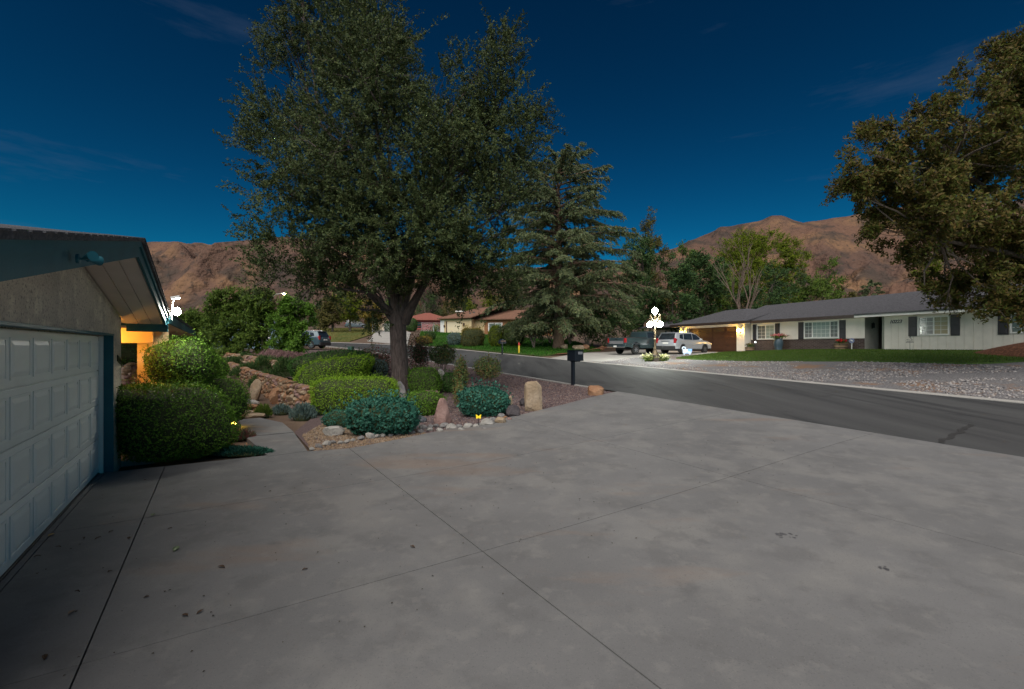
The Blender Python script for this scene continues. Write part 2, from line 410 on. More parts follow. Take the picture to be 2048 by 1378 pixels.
# driveway: poured slabs with open joints; the far boundary follows the garden
VB = ([-1.7, 1.34, 2.05, 4.13, 6.5, 8.5, 11.4], [9.3, 9.17, 8.95, 9.45, 9.7, 10.1, 10.95])
def vb(u): return float(np.interp(u, *VB))
drive = empty('driveway', None, None); drive['kind'] = 'structure'
UE = [-1.60, -1.44, -.70, 2.12, 6.22, 11.34]; VE = [-9.0, -1.6, 3.78, 6.6, 99]
g = .0055
for i in range(len(UE)-1):
    u0, u1 = UE[i]+g, UE[i+1]-g
    for j in range(len(VE)-1):
        v0, v1 = VE[j]+g, VE[j+1]-g
        us_ = np.linspace(u0, u1, max(2, int((u1-u0)/.4)+1))
        P = [uv(u, v0) for u in us_]+[uv(u, min(v1, vb(u))) for u in us_[::-1]]
        sheet('slab', P, .03, M_conc, .6, .09, parent=drive)
M_oil = plain('oil_stain', (.085,.085,.09), .6, var=.4)
rg = random.Random(3)
for (cx, cy, n_, sp, sz) in [(1566,1077,16,.055,.020), (1770,1143,7,.04,.016)]:
    c = gp(cx, cy)
    for k in range(n_):
        x0, y0 = c.x+rg.gauss(0, sp), c.y+rg.gauss(0, sp*.6); r_ = sz*rg.uniform(.5, 1.2); m_ = 9
        sheet('oil_spot', [(x0+r_*rg.uniform(.6, 1.2)*math.cos(6.283*i/m_), y0+r_*rg.uniform(.6, 1.2)*math.sin(6.283*i/m_)) for i in range(m_)], .0325, M_oil, .3, parent=drive)
# entrance path of two pours
pathp = [[(537,917),(615,906),(588,868),(492,878)], [(492,877),(587.5,867),(565,848),(520,838),(478,842)]]
pth = empty('garden_path', None, None); pth['kind'] = 'structure'
for P in pathp: sheet('slab', pxpoly(P), .035, M_conc, .25, .09, parent=pth)

# garden beds
gard = [uv(u, vb(u)+.02) for u in np.linspace(1.5, 11.2, 24)]+[uv(11.2, v) for v in np.arange(12, 46, 2)]+[uv(7.4, 45), uv(2.6, 44)]+[uv(float(wall_u(v))+.35, v) for v in np.arange(42, 15, -1.5)]+[uv(2.2, 13.5), uv(1.5, 11.5)]
st(sheet('garden_bed', gard, .0, M_pinkbase, .35))
# gravel verge across the street, brick-red soil bank, lawns, neighbour's drive
grav = [uv(20.6, v) for v in np.arange(-30, 22.5, 1.5)]+[gp(1200,724)[:2], gp(1300,712)[:2], gp(1370,709)[:2], gp(1480,707)[:2], uv(37.0, 14), uv(36, 5), uv(33, -30)]
st(sheet('gravel_verge', grav, .0, M_gravbase, .6))
lawnp = [(1352,717),(1400,720.5),(1500,723),(1700,723),(1820,726),(1930,729),(2000,727),(2048,723.5),(2150,722)]
lawn_front = pxpoly(lawnp)
RA = R(22.1); DHX, DHY = -math.sin(RA), math.cos(RA); NHX, NHY = -math.cos(RA), -math.sin(RA)
RX, RY = .8*29.9, 29.9
def rh(t, s): return (RX+DHX*t+NHX*s, RY+DHY*t+NHY*s)
lawn_poly = lawn_front+[rh(-9, 3.0), rh(-9, .05), rh(9.4, .05), rh(9.5, 2.2)]
st(sheet('lawn', lawn_poly, .07, M_lawn, .5, .12))
ndrive = [uv(20.6, v) for v in np.arange(22.6, 27.6, 1.0)]+[gp(1160,706.5)[:2], gp(1215,704)[:2], rh(19, 2.0), rh(19, .72), rh(9.6, .72), gp(1490,707)[:2], gp(1370,709.2)[:2], gp(1300,712.2)[:2], gp(1200,724.2)[:2]]
st(sheet('neighbour_driveway', ndrive, .03, M_conc2, .6, .08))
lawn2 = [uv(21.4-float(bend(v)), v) for v in np.arange(29, 52, 2)]+[onp(838, 62)[:2], onp(842, 84)[:2], uv(37, 74), uv(37, 60), uv(37, 44), uv(30, 31)]
st(sheet('ivy_slope', lawn2, .05, M_lawn, .8, .1))
lawn3 = [onp(655,62)[:2], onp(700,62)[:2], onp(745,70)[:2], onp(765,92)[:2], onp(690,104)[:2], onp(640,95)[:2]]
st(sheet('far_lawn', lawn3, .06, M_dryl, 1.5, .1))
fdrive = [onp(735,62)[:2], onp(815,56)[:2], onp(822,78)[:2], onp(800,96)[:2], onp(775,96)[:2], onp(752,74)[:2]]
st(sheet('far_driveway', fdrive, .06, M_conc2, 1.5, .1))
M_mulch = layered('bark_mulch', (.11,.045,.025), [((.2,.09,.05), 9, .5, .62, .9, ONE), ((.04,.02,.013), 12, .55, .66, .8, ONE)], bump=1.0, bscale=22, bdist=.05)
# mulch bank under the cedar and by the right end of the house
bankp = [gp(1042,712)[:2], gp(1120,708)[:2], gp(1215,705.5)[:2], gp(1260,702)[:2], rh(21, 3), rh(24, 3), uv(33, 30), uv(24, 29)]
def Hbank(x, y):
    P = np.array(bankp); c = P.mean(0)
    return H(x, y)+.5*np.exp(-(((x-c[0])/3.2)**2+((y-c[1])/4.5)**2))
bank = st(sheet('mulch_bank', bankp, .02, M_mulch, .5, zf=Hbank))

# pebbles: real stones on the beds (no one could count them)
def pebbles(name, P, n, smin, smax, mat, seed, excl=None, off=0.0, label=None):
    rng = np.random.default_rng(seed); A = np.array([tuple(p)[:2] for p in P])
    x = rng.uniform(A[:,0].min(), A[:,0].max(), n*4); y = rng.uniform(A[:,1].min(), A[:,1].max(), n*4)
    ok = inside(P, x, y)
    if excl is not None: ok &= excl(x, y)
    x, y = x[ok][:n], y[ok][:n]; n = len(x); z = H(x, y)+off
    s = rng.uniform(smin, smax, n)
    base = np.array([(1,0,-.4),(0,1,-.4),(-1,0,-.4),(0,-1,-.4),(0,0,1)], float)
    fc = np.array([(0,1,4),(1,2,4),(2,3,4),(3,0,4)])
    V = base[None]*rng.uniform(.65, 1.15, (n, 5, 1))
    V[:,:,2] *= .6
    a = rng.uniform(0, 6.28, n); ca, sa = np.cos(a)[:,None], np.sin(a)[:,None]
    X = V[:,:,0]*ca-V[:,:,1]*sa; Y = V[:,:,0]*sa+V[:,:,1]*ca
    tl = rng.normal(0, .35, (n, 1))
    Z = V[:,:,2]+X*tl
    P3 = np.stack([X*s[:,None]+x[:,None], Y*s[:,None]+y[:,None], Z*s[:,None]+z[:,None]+s[:,None]*.25], 2)
    F_ = (np.arange(n)[:,None,None]*5+fc[None]).reshape(-1, 3)
    o = link(name, idxmesh(name, P3.reshape(-1, 3), F_, mat)); o['kind'] = 'stuff'
    if label: o['label'] = label; o['category'] = 'gravel'
    return o
edge_near = [uv(u, vb(u)+.03) for u in np.linspace(1.6, 11.2, 24)]+[uv(11.2, 20), uv(4, 19), uv(2.4, 13), uv(1.6, 11)]
pebbles('pink_gravel', edge_near, 27000, .015, .039, M_pinkstone, 3, lambda x, y: (NX*x+NY*y) > 3.6, label='pinkish grey crushed gravel covering the garden bed by the driveway')
pebbles('pink_gravel', [uv(11.2, 20), uv(4, 19), uv(3.5, 30), uv(11.2, 36)], 8000, .02, .05, M_pinkstone, 5, label='pinkish gravel strip between the hedges and the street')
pebbles('tan_pebbles', [uv(u, vb(u)+.03) for u in np.linspace(1.5, 3.9, 10)]+[uv(3.9, 11.5), uv(2.6, 13), uv(1.6, 11)], 7000, .014, .034, M_tanstone, 4, label='tan pebbles between the garden path and the teal shrub')
pebbles('grey_gravel', grav, 42000, .027, .058, M_greystone, 6, lambda x, y: ~inside(lawn_poly, x, y) & (fbm(x*.45+5, y*.45, 4) < .56), label='loose grey gravel covering the verge across the street')
# grass blades
def blades(name, P, n, ln, mat, seed, off, label, cat='grass'):
    rng = np.random.default_rng(seed); A = np.array([tuple(p)[:2] for p in P])
    x = rng.uniform(A[:,0].min(), A[:,0].max(), n*5); y = rng.uniform(A[:,1].min(), A[:,1].max(), n*5)
    ok = inside(P, x, y); x, y = x[ok][:n], y[ok][:n]; n = len(x); z = H(x, y)+off
    l = rng.uniform(.6, 1.3, n)*ln; d = rng.normal(0, .35, (n, 2)); a = rng.uniform(0, 6.28, n)
    w = ln*.22
    b0 = np.stack([x-np.cos(a)*w, y-np.sin(a)*w, z], 1); b1 = np.stack([x+np.cos(a)*w, y+np.sin(a)*w, z], 1)
    t = np.stack([x+d[:,0]*l, y+d[:,1]*l, z+l], 1)
    o = link(name, fastmesh(name, np.stack([b0, b1, t], 1), 3, mat)); tag(o, label, cat, kind='stuff'); return o
blades('lawn_grass', lawn_poly, 42000, .07, M_grass, 11, .06, 'mown green grass of the lawn before the white house')
blades('ivy_cover', lawn2, 26000, .16, M_grass2, 12, .04, 'bright green ground cover on the slope across the street', 'ground cover')
blades('far_grass', lawn3, 5000, .14, island('dry_grass', [(.10,.1,.025),(.16,.14,.04),(.08,.1,.02)], .8, .2), 13, .05, 'yellowing grass of the far lawn by the parked van')

# ---------------------------------------------------------------- mountains
MR = ([-2.6, -1.4, -1.12, -.95, -.81, -.76, -.66, -.575, -.49, -.36, -.2, 0, .2, .36, .456, .48, .54, .57, .595, .62, .64, .72, .79, .9, 1.13, 1.6, 2.6],
      [.16, .19, .215, .225, .231, .233, .2285, .233, .237, .235, .20, .17, .175, .222, .260, .262, .272, .2845, .285, .277, .274, .290, .301, .315, .335, .35, .3])
ta = np.arctan(np.array(MR[0])); na, nr = 480, 120
A_ = np.linspace(math.atan(-2.5), math.atan(2.5), na)
tt = np.linspace(0, 1.35, nr)
AA, TT = np.meshgrid(A_, tt)
ridge = np.interp(AA, ta, MR[1])/np.sqrt(1+np.tan(AA)**2)*1.0     # tan of elevation along the bearing
rdist = 1500+260*np.sin(AA*3.0)+200*np.sin(AA*7+1)
r0 = 330.0
rr = r0+(rdist-r0)*TT
mx_, my_ = rr*np.sin(AA), rr*np.cos(AA)
top = ridge*rdist
g1 = np.clip(TT, 0, 1)
prof = .10*np.clip(TT/.3, 0, 1)+.90*sm(np.clip((TT-.18)/.82, 0, 1)*.78)/sm(.78)
prof = np.where(TT > 1, 1-.9*(TT-1)**1.3, prof)
wx = mx_+140*(fbm(mx_/420, my_/420, 3)-.5); wy = my_+140*(fbm(mx_/420+9, my_/420+4, 3)-.5)
gul = fbm(wx/330+3, wy/560+1, 5, True)
amp = 230*np.clip(TT*2.2, 0, 1)*np.clip((1.03-TT)*3.2, .05, 1)
mz = 5+top*prof+(gul-.80)*amp*2.1+(fbm(mx_/60, my_/60, 4)-.5)*14*np.clip(TT*3, 0, 1)
mz = np.where(TT > .97, np.minimum(mz, 5+top*prof+3+8*(fbm(mx_/25, my_/25, 3)-.4)), mz)
mz = np.where(TT < 1, np.minimum(mz, 5+ridge*rr*(.90+.10*TT)), mz)
mz = np.where(TT < .02, 2.0, mz)
ii = (np.arange(nr-1)[:,None]*na+np.arange(na-1)[None,:]).ravel()
M_mtn = layered('mountain_scrub', (.150,.082,.056), [((.080,.052,.045), .0035, .40, .60, .85, ONE), ((.24,.135,.07), .006, .50, .62, .8, ONE), ((.05,.04,.034), .014, .50, .60, .75, ONE), ((.03,.028,.025), .11, .56, .66, .7, ONE), ((.26,.17,.13), .05, .64, .72, .45, ONE)], rough=.95, bump=1.0, bscale=.06, bdist=14)  # scrub and rock tones; the afterglow's orange is put into the base colour
st(link('mountain', idxmesh('mountain', np.stack([mx_.ravel(), my_.ravel(), mz.ravel()], 1), np.stack([ii, ii+1, ii+na+1, ii+na], 1), M_mtn, True)))

# ---------------------------------------------------------------- text
def text_mesh(body, size, mat, depth=.004, italic=0.0, bold=0.0):
    cu = bpy.data.curves.new('lettering', 'FONT'); cu.body = body; cu.size = size; cu.extrude = depth; cu.shear = italic; cu.offset = bold
    cu.align_x = 'CENTER'; cu.align_y = 'CENTER'
    o = bpy.data.objects.new('lettering', cu); COL.objects.link(o)
    dg = bpy.context.evaluated_depsgraph_get()
    me = bpy.data.meshes.new_from_object(o.evaluated_get(dg))
    bpy.data.objects.remove(o); bpy.data.curves.remove(cu)
    me.materials.clear(); me.materials.append(mat); return me
def frame_obj(name, me, parent, loc, xdir, ydir):     # place a flat mesh with its x and y along given local directions
    o = link(name, me, parent, loc)
    X = Vector(xdir).normalized(); Y = Vector(ydir).normalized(); Z = X.cross(Y)
    o.rotation_euler = Matrix((X, Y, Z)).transposed().to_euler(); return o

# ---------------------------------------------------------------- shared paints
M_teal = layered('teal_paint', (.016,.115,.15), [((.010,.07,.10), 1.6, .45, .65, .7, ONE), ((.05,.12,.13), 14, .62, .7, .4, ONE)], rough=.55, bump=.1, bscale=40)
M_stuc = layered('stucco', (.60,.52,.43), [((.36,.315,.27), 1.8, .42, .62, .7, ONE), ((.80,.73,.58), 4.5, .54, .66, .7, ONE), ((.20,.18,.16), 30, .54, .62, .75, ONE), ((.75,.70,.58), 48, .58, .66, .6, ONE)], rough=.95, bump=1.0, bscale=42, bdist=.03)
M_gdoor = plain('garage_door_paint', (.78,.79,.76), .45, var=.05, bump=.05, bscale=120)
M_white = plain('white_trim', (.72,.71,.68), .55, var=.06)
M_shing = layered('asphalt_shingle', (.085,.085,.095), [((.05,.05,.058), 7, .45, .6, .8, (1,1,1)), ((.15,.15,.16), 22, .56, .66, .7, ONE)], rough=.95, bump=.7, bscale=30, bdist=.03)
M_soff = plain('soffit_paint', (.62,.54,.48), .7, var=.08)
M_black = plain('black_metal', (.012,.013,.015), .4)
M_side = plain('cream_siding', (.55,.42,.24), .6, var=.08, bump=.1, bscale=30)
M_glassd = plain('dark_glass', (.02,.025,.03), .06, spec=.8, var=.3)
M_chrome = plain('chrome', (.6,.6,.62), .18, metal=1.0)
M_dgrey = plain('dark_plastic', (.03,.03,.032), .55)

# ---------------------------------------------------------------- own house: garage, entry porch
GR = math.atan2(-DY, -DX)          # local x points along the garage front towards the camera, y out to the driveway
house = empty('garage_house', 'stucco garage house with white sectional door and teal roof fascia', 'house', (-6.21, 7.09, 0), GR)
SL = .19; RZ = 3.05; RXM = 2.44
def roofz(x): return RZ-SL*abs(x-RXM)
w = MB()
w.box(-.68, -.004, -.30, 0, -.3, 2.17); w.box(4.884, 7.0, -.30, 0, -.3, 2.17)
w.prism([(-.68, 2.17), (7.0, 2.17), (7.0, roofz(7.0)), (RXM, RZ), (-.68, roofz(-.68))], -.30, 0, 'y')
w.box(-.68, -.48, -6.5, -.30, -.3, roofz(-.68)); w.box(6.8, 7.0, -6.5, -.30, -.3, roofz(7.0))
w.build('wall', M_stuc, house)
MB().box(0, .03, -.11, .004, .03, 2.14).build('door_reveal', M_teal, house)
MB().box(0, 4.88, -.11, .012, 2.14, 2.168).build('door_head', M_teal, house)
MB().box(.0, .06, -.166, -.112, .03, 2.13).build('door_jamb', M_white, house, bevel=.005)
# sectional door: 4 sections, each with 8 raised panels
door = MB().box(.06, 4.86, -.215, -.185, .04, 2.13).build('garage_door', M_gdoor, house)
pm = MB(); PW, PH = .475, .33
def frustum(mb, w_, h_, y0, y1, ins):
    a = [(-w_/2,-h_/2),(w_/2,-h_/2),(w_/2,h_/2),(-w_/2,h_/2)]
    V = [(p[0], y0, p[1]) for p in a]+[(p[0]*(1-2*ins/w_), y1, p[1]*(1-2*ins/h_)) for p in a]
    mb.add(V, [(0,1,5,4),(1,2,6,5),(2,3,7,6),(3,0,4,7),(4,5,6,7)])
frustum(pm, PW, PH, -.0, .014, .045)
# groove moulding around each panel
for s_ in (-1, 1):
    pm.box(s_*(PW/2+.012)-.012, s_*(PW/2+.012)+.012, 0, .008, -PH/2-.024, PH/2+.024)
    pm.box(-PW/2-.0, PW/2+.0, 0, .008, s_*(PH/2+.012)-.012, s_*(PH/2+.012)+.012)
pme = pm.mesh('panel', M_gdoor)
for r_ in range(4):
    z0 = .045+r_*.521
    sec = MB().box(.062, 4.858, -.184, -.166, z0+.004, z0+.513).build('section', M_gdoor, door, bevel=.006)
    for c_ in range(8):
        link('panel', pme, sec, (.06+.3+c_*.6, -.1655, z0+.26))
MB().box(.06, 4.86, -.20, -.15, .028, .044).build('bottom_seal', M_black, door)
# roof
ov = .58; xe0, xe1 = -1.17, 7.6
for s_, (xa, xb) in ((1, (xe0, RXM)), (-1, (RXM, xe1))):
    mb = MB(); za, zb = roofz(xa), roofz(xb)
    mb.prism([(xa, za+.02), (xb, zb+.02), (xb, zb+.16), (xa, za+.16)], -7, ov-.03, 'y'); mb.build('roof_deck', M_soff, house)
    mb = MB(); mb.prism([(xa-.03*s_, za+.163), (xb, zb+.163), (xb, zb+.20), (xa-.03*s_, za+.20)], -7, ov+.05, 'y')
    rf = mb.build('roof', M_shing, house)
    n = 26
    for k in range(n):
        x = xa+(xb-xa)*(k+.5)/n; z = roofz(x)+.201
        Mx = Matrix.Translation((x, ov-.10, z)) @ Matrix.Rotation(-math.atan(SL)*(1 if s_ == 1 else -1), 4, 'Y')
        MB().box(-.075, .075, -.2,   .16, 0, .010, Mx).build('shingle', M_shing, rf)
    mb = MB(); mb.prism([(xa, za-.02), (xb, zb-.02), (xb, zb+.16), (xa, za+.16)], ov-.028, ov, 'y'); mb.build('fascia', M_teal, house)
    mb = MB(); mb.prism([(xa, za+.10), (xb, zb+.10), (xb, zb+.163), (xa, za+.163)], ov+.001, ov+.022, 'y'); mb.build('drip_trim', M_teal, house)
    for k in range(3):
        y0 = .012+k*.178
        mb = MB(); mb.prism([(xa+.05*s_, roofz(xa+.05*s_)), (xb, zb), (xb, zb+.018), (xa+.05*s_, roofz(xa+.05*s_)+.018)], y0, y0+.170, 'y'); mb.build('soffit_board', M_soff, house)
MB().box(xe0-.03, xe0, -7, ov, roofz(xe0)-.02, roofz(xe0)+.17).build('fascia', M_teal, house)
# porch roof running on along the front of the house
MB().box(-15, -1.205, .55, .58, 2.42, 2.60).build('fascia', M_teal, house)
mb = MB(); mb.prism([(.60, 2.605), (-3.5, 3.38), (-3.5, 3.44), (.60, 2.655)], -15, -1.21, 'x'); mb.build('roof', M_shing, house)
mb = MB(); mb.prism([(.545, 2.44), (-.9, 2.44), (-3.4, 3.33), (.545, 2.595)], -15, -1.25, 'x'); mb.build('porch_ceiling', M_side, house)
MB().box(-1.20, -1.10, .01, .60, 2.24, 2.58).build('end_beam', M_teal, house, bevel=.006)
MB().box(-2.40, -2.28, -2.4, .28, 2.04, 2.34).build('porch_header', M_side, house, bevel=.006)
ww = MB().box(-2.72, -2.62, .0, .50, 0, 2.43).build('wing_wall', M_side, house)
for k in range(23):
    mb = MB(); z = .01+k*.103
    mb.prism([(-2.619, z), (-2.596, z), (-2.606, z+.099), (-2.619, z+.099)], -.006, .506, 'y'); mb.build('siding_board', M_side, ww)
MB().box(-8, -.69, -3.2, .45, -.1, .045).build('porch_floor', M_conc2, house)
MB().box(-15, -9, -6, -2.6, -.2, 2.6).build('rear_wall', M_side, house)
# porch lantern, hidden behind the garage corner, gives the orange light
lan = empty('porch_lantern', 'warm porch lantern hanging behind the garage corner', 'lantern', (0, 0, 0), 0)
lan.parent = None
Mh = Matrix.Translation((-6.21, 7.09, 0)) @ Matrix.Rotation(GR, 4, 'Z')
lan.location = Mh @ Vector((-1.75, -.55, 1.95)); lan.rotation_euler = (0, 0, GR)
MB().lathe([(.03,0),(.07,.02),(.07,.2),(.03,.22)], 10).build('glass', glow('porch_glow', (1.0,.42,.06), 90), lan)
MB().lathe([(.09,.225),(.02,.30),(.01,.45)], 10).build('cap', M_black, lan)
MB().lathe([(.02,-.04),(.08,-.02),(.08,0)], 10).build('base', M_black, lan)
# house number on the far pier
for i, ch in enumerate('10222'):
    frame_obj('house_number_digit', text_mesh(ch, .14, M_black, .006, bold=.004), house, (-.30-.075*i, .008, 1.78-.015*i), (-1, 0, 0), (0, 0, 1))
# double flood light on the rake board, unlit, above the door
fl = empty('unlit_floodlight', 'dark twin floodlight fixed under the teal gable fascia', 'floodlight', Mh @ Vector((5.45, ov+.03, roofz(5.45)+.05)), GR)
MB().lathe([(.06,0),(.06,.03),(.02,.04)], 12, axis='y').build('wall_plate', M_teal, fl)
for s_ in (-1, 1):
    mb = MB(); mb.tube([(0,.03,0), (s_*.05,.07,.0), (s_*.08,.10,.01)], .012, 6); mb.tube([(s_*.07,.09,.005), (s_*.12,.13,.015), (s_*.19,.19,.02)], [.025,.035,.065], 10); mb.build('lamp_head', M_teal, fl, True)
fl.scale = (.5, .5, .5)
# solar flood light on the rake end
sf = empty('solar_floodlight', 'lit white solar floodlight with small panel at the roof corner', 'floodlight', Mh @ Vector((-1.20, .66, 2.52)), GR)
MB().box(-.05, .05, -.06, .0, -.05, .06).build('bracket', M_white, sf, bevel=.01)
MB().sphere((0, .07, .10), (.072, .06, .072), 16, 10).build('lamp_head', glow('flood_glow', (1.0,.97,.84), 170), sf, True)
MB().tube([(0,-.01,.04), (-.03,0,.2), (0,.02,.33)], .010, 6).build('arm', M_white, sf)
Mp = Matrix.Translation((0, .05, .36)) @ Matrix.Rotation(.25, 4, 'X')
MB().box(-.13, .13, -.07, .07, -.02, .02, Mp).build('panel_case', M_white, sf, bevel=.006)
MB().box(-.12, .12, -.06, .06, .0215, .024, Mp).build('solar_panel', M_glassd, sf)
# ---------------------------------------------------------------- foliage colours and bark
F_oak = island('oak_leaf', [(0.026, 0.044, 0.018), (0.046, 0.067, 0.023), (0.064, 0.087, 0.03), (0.077, 0.105, 0.043), (0.094, 0.108, 0.033)], .55, .2)
F_ced = island('cedar_needle', [(0.054, 0.082, 0.045), (0.095, 0.13, 0.068), (0.141, 0.172, 0.086), (0.099, 0.118, 0.045), (0.169, 0.193, 0.095)], .6, .15)
F_map = island('maple_leaf', [(.062,.080,.015), (.092,.106,.019), (.145,.095,.03), (.072,.096,.019), (.13,.085,.034), (.056,.08,.017)], .55, .25)
F_hedge = island('hedge_leaf', [(0.049, 0.113, 0.017), (0.092, 0.197, 0.026), (0.143, 0.272, 0.033), (0.075, 0.151, 0.023)], .5, .2)
F_hedgey = island('lime_hedge_leaf', [(0.098, 0.204, 0.016), (0.183, 0.332, 0.026), (0.259, 0.408, 0.039), (0.14, 0.259, 0.021)], .5, .25)
F_hedged = island('dark_hedge_leaf', [(0.026, 0.074, 0.021), (0.048, 0.122, 0.028), (0.077, 0.166, 0.037), (0.04, 0.091, 0.024)], .5, .2)
F_teal = island('teal_leaf', [(0.019, 0.081, 0.061), (0.034, 0.13, 0.092), (0.058, 0.178, 0.13), (0.026, 0.099, 0.073)], .5, .15)
F_nand = island('nandina_leaf', [(0.057, 0.115, 0.04), (0.115, 0.203, 0.062), (0.261, 0.131, 0.053), (0.088, 0.15, 0.053), (0.174, 0.215, 0.074)], .55, .2)
F_red = island('red_shrub_leaf', [(0.078, 0.09, 0.057), (0.143, 0.129, 0.078), (0.259, 0.048, 0.064), (0.104, 0.104, 0.063), (0.073, 0.129, 0.057)], .55, .2)
F_lav = island('lavender_leaf', [(0.073, 0.125, 0.125), (0.112, 0.172, 0.165), (0.145, 0.198, 0.178), (0.066, 0.106, 0.086)], .7, .1)
F_heath = island('heather_sprig', [(0.172, 0.099, 0.112), (0.251, 0.145, 0.145), (0.304, 0.185, 0.172), (0.132, 0.092, 0.099)], .8, .1)
F_jun = island('juniper_sprig', [(0.029, 0.067, 0.021), (0.053, 0.102, 0.032), (0.079, 0.132, 0.039), (0.039, 0.081, 0.029)], .7, .1)
F_yel = island('yellow_green_leaf', [(.08,.13,.01), (.14,.19,.014), (.19,.22,.018), (.06,.11,.012)], .55, .3)
F_mid = island('mid_green_leaf', [(0.043, 0.084, 0.017), (0.084, 0.143, 0.024), (0.126, 0.185, 0.03), (0.064, 0.11, 0.02)], .55, .2)
F_dark = island('dark_green_leaf', [(0.021, 0.053, 0.021), (0.039, 0.081, 0.029), (0.064, 0.112, 0.032), (0.046, 0.081, 0.024)], .55, .15)
F_olive = island('olive_leaf', [(0.059, 0.064, 0.019), (0.099, 0.095, 0.026), (0.132, 0.112, 0.034), (0.073, 0.079, 0.026)], .6, .2)
F_gold = island('golden_shrub_leaf', [(0.185, 0.139, 0.029), (0.264, 0.198, 0.04), (0.132, 0.112, 0.026)], .6, .2)
M_core = plain('twig_mass', (.035,.046,.016), .95)
M_bark = barkmat('oak_bark', (.035,.025,.022), (.115,.088,.08))
M_barkc = barkmat('cedar_bark', (.10,.058,.036), (.24,.155,.11))
M_barkg = barkmat('grey_bark', (.11,.085,.065), (.28,.23,.19))
M_barkd = barkmat('dark_bark', (.035,.028,.022), (.10,.08,.065))

def sphere_dirs(rng, n): return norm(rng.normal(size=(n, 3)))
def foliage_tree(name, label, base, trunk, blobs, ntw, per, ll, lw, mat, bark, seed, tl=.6, group=None, up=.25, limb=.10, hang=0.0, cat='tree', shell=.5):
    """trunk: list of (pts, radii) world tubes; blobs: world ellipsoids (x,y,z,rx,ry,rz)"""
    rng = np.random.default_rng(seed)
    root = empty(name, label, cat, base, 0, group); b = np.array(base)
    tb = MB()
    for pts, rad in trunk: tb.tube([Vector(p)-Vector(base) for p in pts], rad, 12)
    tips = [Vector(t[0][-1]) for t in trunk]; tipr = [t[1][-1] for t in trunk]
    B = np.array(blobs, float)
    for q in B:
        c = Vector(q[:3]); k = min(range(len(tips)), key=lambda i: (tips[i]-c).length); s = tips[k]
        mid = s.lerp(c, .5)+Vector(rng.normal(0, .12, 3))*(c-s).length*.8
        r0 = min(tipr[k]*.8, limb+.012*(c-s).length)
        P = [s.lerp(mid, .0), s.lerp(mid, .5)+Vector(rng.normal(0, .05, 3)), mid, mid.lerp(c, .5)+Vector(rng.normal(0, .05, 3)), c]
        tb.tube([p-Vector(base) for p in P], [r0, r0*.85, r0*.65, r0*.45, r0*.25], 6)
        for _ in range(5):
            d = Vector(sphere_dirs(rng, 1)[0]); d.z = abs(d.z)*.6+.1
            e = c+Vector((d.x*q[3], d.y*q[4], d.z*q[5]))*.8
            st_ = mid.lerp(c, rng.uniform(.3, 1)); m2 = st_.lerp(e, .5)+Vector(rng.normal(0, .08, 3))
            tb.tube([st_-Vector(base), m2-Vector(base), e-Vector(base)], [r0*.35, r0*.2, .008], 4, False)
    tb.build('trunk', bark, root, True)
    wgt = (B[:,3]*B[:,4]*B[:,5])**.667; wgt /= wgt.sum()
    # sprigs are gathered into clumps so the crown shows light and dark masses and gaps
    ncl = max(24, ntw//14)
    bi = rng.choice(len(B), ncl, p=wgt); d = sphere_dirs(rng, ncl)
    cc = B[bi,:3]+d*B[bi,3:6]*(shell+(1-shell)*rng.random((ncl, 1))**.6)
    ci = rng.integers(0, ncl, ntw)
    csz = (B[bi,3:6].mean(1)*.30)[ci]
    p = cc[ci]+np.clip(rng.normal(size=(ntw, 3)), -1.7, 1.7)*csz[:,None]*.75
    out = norm(p-B[bi[ci],:3]); t = norm(out+rng.normal(0, .55, (ntw, 3))+np.array([0, 0, up]))
    l = tl*rng.uniform(.5, 1.35, ntw)
    N = ntw*per; ti = np.repeat(np.arange(ntw), per); s = rng.random(N)
    C = p[ti]+t[ti]*(l[ti]*s)[:,None]+rng.normal(0, ll*.40, (N, 3))
    if hang: C[:,2] -= hang*s*s*l[ti]
    D = t[ti]*.55+rng.normal(0, .75, (N, 3))+np.array([0, 0, -hang])
    V = leaves(C, D, ll*rng.uniform(.65, 1.3, N), lw*rng.uniform(.7, 1.2, N), rng, -.12, out[ti]*.6+np.array([-.15, -.35, .75]))
    # bare sprig stems as slim blades
    link('crown', fastmesh('crown', V-b, 4, mat), root)
    T = leaves(p+t*(l*.45)[:,None], t, l*1.05, np.full(ntw, max(.012, ll*.12)), rng)
    link('sprigs', fastmesh('sprigs', T-b, 4, bark), root)['kind'] = 'stuff'
    return root

# ---- the big live oak in the bed
ob = gp(806, 789); OY = ob.y; S = OY/FPX
def at(px, py, dy=0.0): return ray(px, py, OY+dy)
trunk = [([at(805,800), at(803,780), at(800,735), at(797,690), at(796,655), at(797,632)], [.42,.35,.30,.285,.29,.28]),
         ([at(797,640), at(788,600), at(776,560), at(755,500), at(735,430)], [.26,.20,.17,.13,.09]),
         ([at(800,640), at(808,600,.1), at(822,555,.3), at(842,490,.4), at(850,400,.3)], [.25,.19,.16,.12,.08]),
         ([at(808,645), at(828,605,-.2), at(850,565,-.5), at(890,500,-.9)], [.20,.14,.11,.08]),
         ([at(792,648), at(772,620,.3), at(740,590,.9), at(690,550,1.4)], [.15,.11,.09,.06]),
         ([at(797,640), at(795,590,.5), at(790,500,1.0), at(780,400,1.1)], [.2,.17,.14,.10])]
obl = []
FRONT = [(700,520,90,60),(790,470,90,70),(880,480,90,60),(745,575,70,38),(850,560,60,38),(930,540,80,50),(660,560,80,50),(820,390,100,80),(720,420,100,80),(1010,420,60,70),(900,330,90,80),(640,300,90,90),(960,240,80,90),(760,130,90,80),(560,330,60,70)]
rg = random.Random(5)
